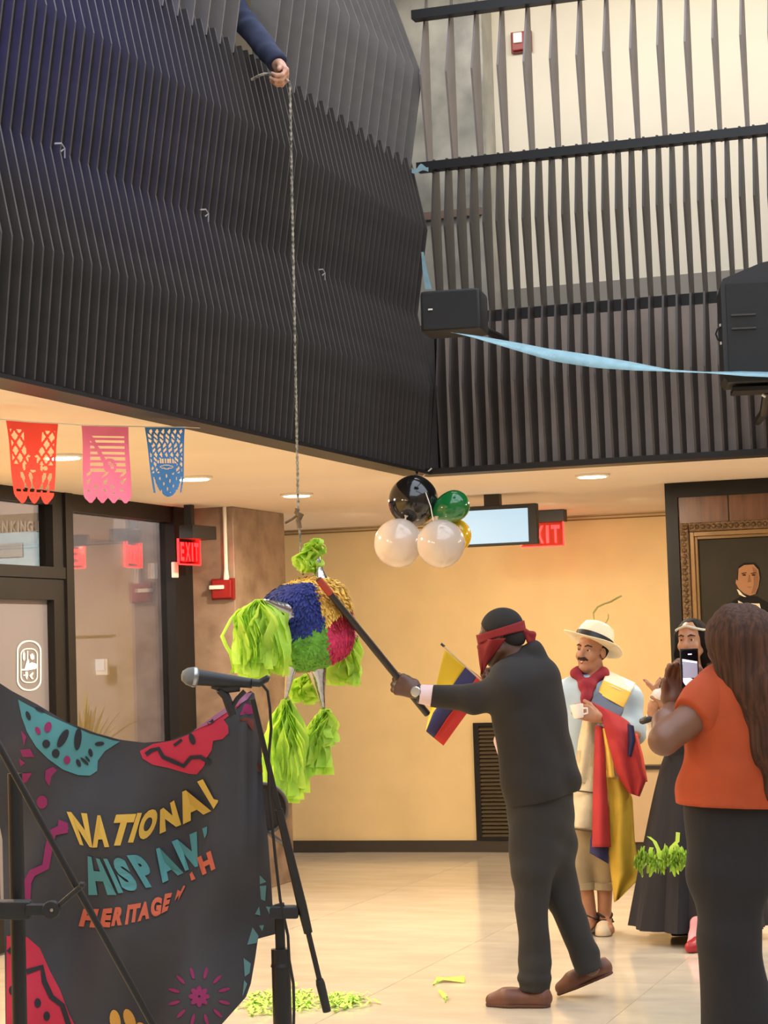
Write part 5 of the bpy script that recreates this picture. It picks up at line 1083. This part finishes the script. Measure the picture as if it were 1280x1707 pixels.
for (ax_, ay_), (tx, ty), ad in (((986, 1536), (972, 1548), 0.0), ((1008, 1540), (1020, 1556), -.02)):
    hl = g(ax_+1, ay_+12); tt = nrm(fH*.9+(Lh*.45 if ax_ > 1000 else 0)); hl = np.array([*K(ax_, ay_)[:2], 0]); to = hl+tt*.17
    sdf_obj('sandal', [cone(hl-tt*.045+UZ*.012, to+UZ*.012, .038, .042, .02), cone(to-tt*.06+UZ*.03, to-tt*.015+UZ*.024, .044, .038, .02)], .006, m_sand, t, cuts=[(hl+UZ*.002, -UZ)])
    for hz in (.085, .055): MB().tube([hl+np.array([math.cos(a)*.040, math.sin(a)*.040, hz+.012*math.sin(a*2)]) for a in np.linspace(0, 6.283, 20)[:-1]], .0065, 6, closed=True).build('ankle_strap', m_strap, t, True)
    MB().tube([hl+UZ*.05-tt*.02+np.cross(UZ, tt)*.045, to-tt*.06+UZ*.075, hl+UZ*.05-tt*.02-np.cross(UZ, tt)*.045], .006, 6).build('instep_strap', m_strap, t, True)
# cloths: every drape is a sheet between two edges
def drape(name, left, right, dl, m, par, n=28, nu=14, folds=2.0, amp=.02, thick=.003, dcurve=None, mm=None):
    la = np.array(left, float); ra = np.array(right, float)
    def along(a, t):
        sg_ = np.r_[0, np.cumsum(np.hypot(*np.diff(a, axis=0).T))]; sg_ /= sg_[-1]; return np.array([np.interp(t, sg_, a[:, 0]), np.interp(t, sg_, a[:, 1])])
    rows = []
    for j in range(n+1):
        v = j/n; a, c = along(la, v), along(ra, v); dd = np.interp(v, np.linspace(0, 1, len(dl)), dl); row = []
        for i in range(nu+1):
            u_ = i/nu; p = a*(1-u_)+c*u_; row.append(K(p[0], p[1], dd+amp*math.sin(u_*math.pi*2*folds+v*2.5)*(.3+.7*v)-.03*math.sin(u_*math.pi)))
        rows.append(row)
    return MB().sheet(np.array(rows), mm if mm is not None else 0, thick).build(name, m, par, 'all')
m_cr = mat('cream_wool', (220, 202, 164), .9, var=.08, scale=25, bump=.25, bscale=220)
drape('cream_shawl', [(972, 1196), (964, 1235), (960, 1268), (958, 1300)], [(994, 1204), (994, 1240), (992, 1275), (992, 1314)], [-.18, -.2, -.19, -.17], m_cr, t, folds=1.5, amp=.012)
drape('cream_apron', [(952, 1296), (946, 1330), (941, 1378)], [(1012, 1300), (1014, 1340), (1014, 1386)], [-.16, -.17, -.17], m_cr, t, folds=1.2, amp=.02)
for ya_, x0_, x1_ in ((1316, 946, 992), (1380, 942, 988)): MB().tube([K(x0_+(x1_-x0_)*u_, ya_+6*u_, -.215) for u_ in (0, .3, .6, 1)], .0045, 6).build('dark_hem', mat('hem_brown', (84, 66, 48), .9), t, True)
fr = MB()
for k in range(22):
    x = 961+k*1.5; y = 1250+0.35*k
    fr.tube([K(x, y, -.215), K(x-.6+rng.normal()*.4, y+10, -.215), K(x-1.2+rng.normal()*.7, y+20, -.21)], .0018, 5)
fr.build('shawl_fringe', m_cr, t, True)['kind'] = 'stuff'
fy, fb, frd, fwh = mat('flag_cloth_yellow', (232, 192, 84), .8), mat('flag_cloth_blue', (96, 104, 122), .8), mat('flag_cloth_red', (180, 48, 48), .8, var=.12, scale=10), mat('flag_cloth_white', (236, 224, 198), .8)
drape('flag_white_band', [(1014, 1118), (1008, 1128), (1004, 1137)], [(1059, 1139), (1056, 1146), (1048, 1158)], [.02, -.08, -.13], fwh, t, folds=.5, amp=.006)
drape('flag_yellow_band', [(1006, 1134), (1000, 1146), (997, 1156)], [(1052, 1154), (1046, 1166), (1039, 1180)], [-.125, -.15, -.17], fy, t, folds=.5, amp=.006)
drape('flag_grey_band', [(998, 1154), (990, 1163), (984, 1172)], [(1040, 1178), (1038, 1188), (1034, 1196)], [-.165, -.19, -.21], fb, t, folds=.5, amp=.006)
drape('flag_red_fall', [(986, 1170), (1000, 1186), (1006, 1210), (1014, 1240), (1028, 1290), (1048, 1322)], [(1034, 1194), (1050, 1205), (1058, 1240), (1070, 1280), (1077, 1300), (1066, 1328)], [-.22, -.31, -.32, -.3, -.26], frd, t, folds=1.6, amp=.018)
drape('flag_side_fold', [(1054, 1222), (1060, 1260), (1064, 1306)], [(1062, 1224), (1072, 1262), (1079, 1303)], [-.2, -.2, -.2], mat('flag_coral', (222, 84, 70), .8), t, folds=.6, amp=.01)
drape('navy_ribbon', [(1046, 1206), (1047, 1235), (1046, 1260)], [(1056, 1210), (1059, 1235), (1052, 1262)], [-.35, -.345, -.33], mat('navy_cloth', (44, 40, 84), .8), t, folds=.5, amp=.004, nu=6)
drape('red_sash', [(992, 1208), (990, 1270), (988, 1340), (987, 1412)], [(1006, 1212), (1009, 1280), (1014, 1350), (1018, 1412)], [-.24, -.25, -.25, -.24], frd, t, folds=.8, amp=.012)
drape('navy_sash', [(990, 1372), (984, 1400), (983, 1422)], [(1016, 1372), (1016, 1412), (1014, 1440)], [-.2, -.2, -.2], mat('navy_cloth', (44, 40, 84), .8), t, folds=.8, amp=.01)
drape('yellow_sash_upper', [(1004, 1214), (1009, 1250), (1011, 1296)], [(1012, 1214), (1020, 1250), (1026, 1296)], [-.26, -.26, -.24], fy, t, folds=.5, amp=.006, nu=8)
m_gold2 = mat('gold_cloth', (196, 158, 46), .7, var=.12, scale=9)
drape('yellow_drape', [(1009, 1290), (1016, 1350), (1014, 1420), (1020, 1470), (1024, 1504)], [(1040, 1300), (1054, 1330), (1058, 1400), (1068, 1462), (1030, 1500)], [-.2, -.22, -.22, -.2], m_gold2, t, folds=1.3, amp=.025)
# cup
cc = K(964.5, 1197, -.33); t3 = empty('cup', cc, 'small white cup held in the hand of the hat wearer', 'cup'); ca = nrm(UZ*.97-Lh*.12)
MB().lathe(cc, ca, [(.0005, 0), (.024, 0), (.027, .004), (.034, .06), (.0355, .072), (.0335, .072), (.031, .06), (.025, .008), (.0005, .006)], 28).build('cup_wall', mat('white_ceramic', (238, 232, 220), .3), t3, True)
MB().tube([cc+ca*.05+Lh*.03, cc+ca*.05+Lh*.052, cc+ca*.025+Lh*.05, cc+ca*.018+Lh*.026], .005, 8).build('cup_handle', mat('white_ceramic', (238, 232, 220), .3), t3, True)
# lime strand resting on the hat
hs = [(994, 1043), (990, 1032), (989, 1022), (996, 1012), (1006, 1007), (1018, 1003), (1028, 997), (1036, 993)]; row = []
for i, (x, y) in enumerate(hs): row.append([K(x-1.2, y-1.2, .03), K(x+1.2, y+1.2, .03)])
q = MB().sheet(np.array(row), 0, .0008); row = [[K(x-1, y-.6, .03), K(x+1, y+.6, .03)] for x, y in ((1003, 1043), (1010, 1038), (1014, 1031), (1014, 1024))]; q.sheet(np.array(row), 0, .0008)
thing_mesh(q, 'tissue_strip', mat('olive_strand', (158, 150, 84), .8), 'curly olive-green tissue strand standing up from the pale hat', 'paper strip', smooth='all')
# ---------------------------------------------------------------- woman in the dark skirt
b3 = 10.9
def M(x, y, dd=0.0): return D(x, y, b3+dd)
t = person(1150, 1560, b3, 'clapping person in a long dark skirt with a pale headband, behind the raised phone')
fW = nrm(-Lh*.45-Fh*.9); hc = M(1152, 1068, 0)
HP, HT, HR = head_prims(hc, nrm(fW), UZ, .88)
rp_ = M(1152, 1150); 
body = HP+[cone(M(1153, 1130), M(1152, 1100), .055, .048, .02), cone(rp_, M(1150, 1270), .10, .085, .05), cone(M(1110, 1150), M(1195, 1150), .06, .06, .04), cone(M(1108, 1152), M(1094, 1225, -.1), .045, .038, .03), cone(M(1094, 1225, -.1), M(1087, 1186, -.28), .034, .026, .02), cone(M(1196, 1152), M(1190, 1225, -.1), .045, .038, .03), cone(M(1190, 1225, -.1), M(1108, 1180, -.3), .034, .026, .02),
           cone(M(1146, 1300), M(1150, 1545), .06, .04, .03), cone(M(1166, 1300), M(1166, 1545), .06, .04, .03)]
hp = hand_prims(M(1088, 1186, -.29), nrm(UZ+Lh*.1), nrm(Lh), -Fh, curl=(.15, .2, .15), thumb=.5, s=.95); hp2 = hand_prims(M(1106, 1180, -.3), nrm(UZ*.9-Lh*.4), nrm(-Lh), -Fh, curl=(.15, .2, .15), thumb=.5, s=.95)
sdf_obj('body', body, .008, [skin_mid], t, extra=[(hp, .005), (hp2, .005)])
face_parts(HT, HR, .88, t)
sdf_obj('hair', [ell(HT(0, -.03, .04), np.array([.088, .1, .092])*.9, HR, .03), cone(HT(-.075, -.02, .03), HT(-.088, .0, -.16), .034, .032, .03), cone(HT(.075, -.03, .03), HT(.085, -.02, -.16), .034, .03, .03), cone(HT(0, -.06, 0), HT(0, -.06, -.16), .07, .06, .03)], .006, m_hairb, t, cuts=[(HT(0, .066, .06), nrm(HR[:, 1]*.9-HR[:, 2]*.45)), (HT(0, .04, -.04), nrm(HR[:, 1]))] if False else [(HT(0, .058, .05), nrm(HR[:, 1]*.9-HR[:, 2]*.45))], noise=lambda x, y, z: .002*np.sin(160*x)*np.sin(150*y))
MB().tube([HT(.089*math.sin(a), -.014+.100*math.cos(a), .088-.028*abs(math.sin(a))) for a in np.linspace(-1.5, 1.5, 20)], .0065, 8).build('headband', mat('pale_headband', (196, 188, 170), .5), t, True)
m_bl = mat('white_blouse', (232, 216, 200), .85, bump=.1); m_nv = mat('dark_navy_cloth', (34, 30, 34), .85, var=.12, scale=9, stretch=(6, 6, .5))
sdf_obj('bodice', [cone(M(1140, 1155), M(1142, 1268), .115, .095, .05), cone(M(1166, 1155), M(1162, 1268), .115, .095, .05), cone(M(1112, 1152), M(1194, 1152), .068, .068, .04)], .008, m_nv, t)
P = [cone(M(1106, 1154), M(1094, 1225, -.1), .058, .05, .03), cone(M(1094, 1225, -.1), M(1089, 1198, -.25), .046, .038, .02), cone(M(1198, 1154), M(1190, 1225, -.1), .058, .05, .03), cone(M(1190, 1225, -.1), M(1120, 1186, -.27), .046, .038, .02)]
sdf_obj('blouse_sleeves', P, .007, m_bl, t)
sdf_obj('lace_cuff', [ell(M(1098, 1157, -.33), (.05, .03, .028), nrm(Lh)[:, None]*0+np.stack([nrm(Lh*.9+UZ*.45), Fh, nrm(np.cross(nrm(Lh*.9+UZ*.45), Fh))], 1))], .005, m_bl, t, noise=lambda x, y, z: .003*np.sin(120*x+80*z))
MB().tube([M(1081, 1198, -.27)+(Lh*math.cos(a)+Fh*math.sin(a))*.033+UZ*(.012*math.cos(a)) for a in np.linspace(0, 6.283, 24)[:-1]], .016, 8, closed=True).build('wrist_band', m_black, t, True)
top, hem = M(1150, 1262), None
prof = []
cz = D(1165, 1545, b3)[2]
zt = M(1150, 1255)[2]; c0 = np.array([*M(1163, 1400)[:2], 0])
for k in range(16):
    q_ = k/15; prof.append((.15+.205*q_**.8, zt+(.075-zt)*q_))
MB().lathe(c0, UZ, prof, 90, fold=lambda a, q: 1+.055*q*math.sin(13*a+2*math.sin(3*a))+.02*q*math.sin(29*a)).build('skirt', m_nv, t, True)
m_rs = mat('red_shoe', (158, 28, 36), .4)
hl = np.array([*M(1154, 1560, -.42)[:2], 0]); to = atZ(1146, 1590, 0)
shoe(to, to+nrm(-fW+Lh*.2)*.21, Lh, t, 'shoe', m_rs, .038, .045)
sdf_obj('sock', [cone(to-fW*.13+UZ*.06, to-fW*.16+UZ*.13, .03, .034, .02), cone(to-fW*.07+UZ*.045, to-fW*.13+UZ*.07, .024, .032, .02)], .006, mat('pink_stocking', (222, 150, 150), .8), t)
to = atZ(1117, 1562, 0); tag(shoe(to, to+nrm(Lh*.9+Fh*.4)*.22, Lh, t, 'shoe', m_black, .04, .045), 'black shoe')
# lime tassel scrap caught on the skirt
q = MB(); c = M(1100, 1432, -.50); 
for k in range(80):
    sx = rng.uniform(-42, 42); x0, y0 = 1100+sx, 1438+rng.normal()*8-0.10*sx*(sx > 0); dx = rng.uniform(-14, 14); row = []
    for j in range(6):
        u_ = j/5; row.append([M(x0+dx*u_, y0-6+5*math.sin(u_*5+k)-3, -.42-.03*math.sin(u_*6+k)), M(x0+dx*u_+2*math.sin(k), y0+5+5*math.sin(u_*5+k), -.42+.02*math.cos(u_*4+k))])
    q.sheet(np.array(row))
for pl in ([(1100, 1432), (1097, 1415), (1091, 1402), (1081, 1394)], [(1117, 1424), (1119, 1412), (1129, 1402), (1130, 1387)], [(1086, 1428), (1084, 1418), (1086, 1412)]):
    q.sheet(np.array([[M(x-3.4, y, -.44), M(x+3.4, y+1, -.43)] for x, y in pl]))
o = q.build('tassel_scrap', m_lime, None, 'all', fix=False); tag(o, 'lime tissue tuft flying in front of the long dark skirt', 'paper scraps')
# ---------------------------------------------------------------- woman in orange, filming
b4 = 6.7
def N(x, y, dd=0.0): return D(x, y, b4+dd)
t = person(1215, 1880, b4, 'person in an orange top with very long brown hair filming with a phone')
fO = nrm(-Lh*.42+Fh*.9); lO = np.cross(UZ, fO); hc = N(1224, 1072, .0)
HP, HT, HR = head_prims(hc, nrm(fO), UZ, .95)
el = N(1106, 1234, -.10); wr_ = N(1120, 1180, .14)
el2 = N(1290, 1250, .12); wr2 = N(1180, 1150, .34)
body = HP+[cone(N(1230, 1150), N(1227, 1105), .058, .052, .02), cone(N(1226, 1180), N(1222, 1340), .10, .09, .06), cone(N(1192, 1160), N(1266, 1160), .065, .065, .04), cone(N(1178, 1178, -.04), el, .060, .047, .03), cone(el, N(1110, 1205, .0), .043, .042, .02), cone(N(1110, 1205, .0), wr_, .042, .027, .02), cone(N(1290, 1172), el2, .055, .05, .03), cone(el2, wr2, .045, .028, .02),
           cone(N(1195, 1370), N(1204, 1560), .08, .06, .04), cone(N(1200, 1560), N(1206, 1860), .06, .04, .03), cone(N(1240, 1370), N(1226, 1560), .08, .05, .04), cone(N(1228, 1560), N(1256, 1860), .05, .04, .03)]
ph_c = N(1149, 1114, .06)
hp = hand_prims(wr_, nrm(UZ*.95+Lh*.16), -Fh, -Lh, curl=(.3, .7, .5), thumb=.25, s=.98)
hp2 = hand_prims(wr2, nrm(UZ*.9-Lh*.4), nrm(-Lh*.8), -Fh, curl=(.5, .7, .5), thumb=.4, s=.95)
sdf_obj('body', body, .008, [skin_br], t, extra=[(hp, .0045), (hp2, .006)])
m_or = mat('orange_knit', (176, 72, 30), .85, var=.08, scale=14, bump=.1, bscale=260)
P = [cone(N(1204, 1176), N(1194, 1330), .106, .110, .06), cone(N(1256, 1172), N(1262, 1330), .112, .122, .06), cone(N(1200, 1160), N(1262, 1160), .082, .082, .05), cone(N(1188, 1168), N(1150, 1205, .01), .082, .074, .04), cone(N(1288, 1176), N(1300, 1226, .04), .078, .07, .04), cone(N(1228, 1180), N(1226, 1330), .135, .145, .06), cone(N(1180, 1330), N(1180, 1345), .096, .100, .05)]
sd = nrm(el-N(1178, 1178))
sl = [cone(N(1196, 1162), N(1186, 1170, -.03), .085, .084, .03), cone(N(1188, 1168, -.03), N(1140, 1212, -.08), .084, .070, .04)]; sr = [cone(N(1288, 1176), N(1300, 1240, .06), .08, .07, .04)]
sdf_obj('top', [P[k] for k in (0, 1, 2, 5, 6)], .0075, m_or, t, cuts=[(N(1215, 1343), nrm(-UZ-Lh*.06))], noise=wr(.0045, 20, 5), extra=[(sl, .0075, [(N(1152, 1205, -.06), sd)]), (sr, .0075, [(N(1294, 1222), nrm(el2-N(1285, 1170)))])])
m_pt = mat('dark_palazzo_cloth', (34, 31, 32), .85, var=.08, scale=10, stretch=(4, 4, .5))
P = [cone(N(1192, 1345), N(1196, 1450), .100, .092, .06), cone(N(1244, 1345), N(1240, 1450), .115, .10, .06), cone(N(1196, 1450), N(1208, 1560), .088, .080, .05), cone(N(1234, 1450), N(1222, 1560), .09, .076, .05), cone(N(1208, 1560), N(1215, 1800), .082, .088, .03), cone(N(1222, 1560), N(1252, 1700), .074, .084, .05), cone(N(1252, 1700), N(1262, 1860), .084, .096, .04), cone(N(1215, 1800), N(1216, 1868), .088, .092, .04)]
sdf_obj('trousers', P, .009, m_pt, t, noise=wr(.003, 14, 6))
for x in (1214, 1262):
    to = np.array([*N(x, 1850)[:2], 0])+fO*.14; shoe(to, to-fO*.25, Lh, t, 'shoe', m_black, .04, .05)
m_lh = mat('long_brown_hair', (88, 58, 42), .7, spec=.2, var=.35, scale=30, rgb2=(50, 33, 26), stretch=(3, 3, .10), bump=.3, bscale=60)
def strands(x, y, z):
    a = x*Lh[0]+y*Lh[1]; return (.0012*np.sin(a*260+3*np.sin(z*6))+.0022*np.sin(a*83+2*np.sin(z*4+1)))
bk = -fO
P = [ell(HT(0, -.02, .035), np.array([.094, .112, .098])*.97, HR, .04), cone(N(1214, 1075)+bk*.05, N(1212, 1130)+bk*.06, .085, .07, .05), cone(N(1240, 1075)+bk*.07, N(1246, 1150)+bk*.1, .10, .10, .06), cone(N(1244, 1150)+bk*.12, N(1252, 1240)+bk*.13, .085, .075, .05), cone(N(1252, 1240)+bk*.13, N(1256, 1320)+bk*.12, .072, .045, .04), cone(N(1268, 1150)+bk*.1, N(1276, 1300)+bk*.11, .08, .055, .05), cone(N(1228, 1150)+bk*.11, N(1238, 1250)+bk*.13, .05, .04, .04), cone(N(1192, 1075, .06), N(1190, 1118, .05), .04, .025, .04), cone(N(1256, 1310)+bk*.12, N(1262, 1342)+bk*.12, .042, .018, .03)]
sdf_obj('long_hair', P, .006, m_lh, t, noise=strands, cuts=[(HT(0, .055, .03), nrm(HR[:, 1]-HR[:, 2]*.3))])
# phone
pa = nrm(Lh*.96+Fh*.2); pu = nrm(UZ*.98+Lh*.09); pn = np.cross(pa, pu); pu = np.cross(pn, pa); s_ = (b4+.06)/FPX
t3 = empty('phone', ph_c, 'phone held up in portrait with a bright camera picture on its screen', 'phone')
MB().obox(ph_c, pa, pn, pu, 16*s_, .0045, 33*s_, 0, .004).build('case', m_black, t3, True)
fc = ph_c-pn*.0052 if (ph_c-CAM)@pn > 0 else ph_c+pn*.0052
sg2 = -1 if (ph_c-CAM)@pn > 0 else 1
scr = MB()
def sp(u_, v_, l=0): return fc+pa*u_*s_+pu*v_*s_+pn*sg2*.0003*l
rr = rrect(0, 0, 14.2, 30.5, 4); scr.add([sp(*p) for p in rr], [tuple(range(len(rr)))], 0)
for poly, m_ in (([(-13, 16), (13, 11), (13, 2), (-13, 6)], 1), ([(-13, -16), (13, -16), (13, 8), (-13, 12)], 4), ([(-11, 3), (-4, 6), (2, 2), (4, -8), (-4, -12), (-11, -9)], 2), ([(3, 8), (8, 4), (9, -14), (5, -16), (3, -4)], 0), ([(9.5, 6), (13, 4), (13, -22), (10, -20)], 1), ([(-13, -14), (-6, -13), (4, -18), (8, -24), (0, -29), (-9, -28), (-13, -22)], 1), ([(-3, 24.5), (4, 24.5), (4, 22.5), (-3, 22.5)], 1)):
    scr.add([sp(*p, l=1+m_) for p in poly], [tuple(range(len(poly)))], m_)
scr.build('lit_display', [mat('screen_black', (18, 16, 22), .2), mat('screen_white', (236, 232, 244), .3, emit=(232, 230, 248), es=1.0), mat('screen_bluegrey', (120, 150, 190), .3, emit=(110, 140, 180), es=.7), mat('screen_x', (90, 90, 110), .3), mat('screen_mid', (170, 172, 186), .3, emit=(150, 152, 170), es=.6)], t3, fix=False)
# ---------------------------------------------------------------- person up on the gallery holding the rope
t = empty('person', (-3.98, 8.70, 3.0), 'person in a blue sleeve leaning over the dark balcony screen, holding the rope', 'person')
hc = np.array([-3.95, 8.64, 4.68]); HP, HT, HR = head_prims(hc, nrm([.85, -.1, -.35]), UZ, .95)
shp = np.array([-3.9, 8.68, 4.36]); el = D(388, 12, 9.72); wr_ = D(462, 106, 9.16)
body = HP+[cone((-3.98, 8.66, 4.42), (-3.95, 8.64, 4.58), .055, .05, .02), cone((-3.98, 8.68, 4.3), (-3.99, 8.70, 3.85), .13, .12, .05), cone((-3.97, 8.50, 4.36), (-3.97, 8.86, 4.36), .06, .06, .04), cone((-3.97, 8.66, 4.36), el, .045, .04, .03), cone(el, wr_, .04, .028, .02), cone((-3.96, 8.50, 4.36), (-3.9, 8.38, 4.05), .045, .04, .03), cone((-3.9, 8.38, 4.05), (-3.78, 8.48, 3.95), .04, .03, .02),
           cone((-4.0, 8.61, 3.85), (-4.0, 8.61, 3.06), .085, .045, .03), cone((-4.0, 8.80, 3.85), (-4.0, 8.80, 3.06), .085, .045, .03)]
Fd = nrm(D(482, 133, 9.1)-wr_); hp = hand_prims(wr_, Fd, nrm(-rt*.45-up*.6-fw*.55), nrm(rt), curl=(.9, 1.0, .7), thumb=.4, s=1.0)
sdf_obj('body', body, .009, [skin_pale], t, extra=[(hp, .0045)])
m_bs = mat('blue_check_shirt', (44, 50, 78), .85, var=.35, scale=16, rgb2=(34, 38, 60))
sdf_obj('shirt', [cone((-3.97, 8.61, 4.3), (-3.99, 8.63, 3.8), .13, .13, .06), cone((-3.97, 8.75, 4.3), (-3.99, 8.77, 3.8), .13, .13, .06), cone((-3.97, 8.50, 4.36), (-3.97, 8.86, 4.36), .07, .07, .04), cone((-3.97, 8.66, 4.36), el, .065, .062, .03), cone(el, D(461, 103, 9.17), .058, .046, .03), cone((-3.96, 8.50, 4.36), (-3.9, 8.38, 4.05), .06, .05, .03)], .008, m_bs, t, cuts=[(D(463, 106, 9.16), nrm(D(482, 133, 9.1)-D(440, 70, 9.25)))], noise=wr(.004, 24, 2))
sdf_obj('trousers', [cone((-4.0, 8.61, 3.88), (-4.0, 8.61, 3.05), .1, .07, .04), cone((-4.0, 8.80, 3.88), (-4.0, 8.80, 3.05), .1, .07, .04)], .01, m_black, t)
for yy in (8.61, 8.80): shoe(np.array([-3.85, yy, 3.0]), np.array([-4.1, yy, 3.0]), np.array([0, 1.0, 0]), t, 'shoe', m_black, .042, .05)
sdf_obj('hair', [ell(HT(0, -.02, .045), np.array([.085, .1, .088]), HR)], .008, m_hairb, t, cuts=[(HT(0, .06, .05), nrm(HR[:, 1]-HR[:, 2]*.4)), (HT(0, 0, -.05), -HR[:, 2])])
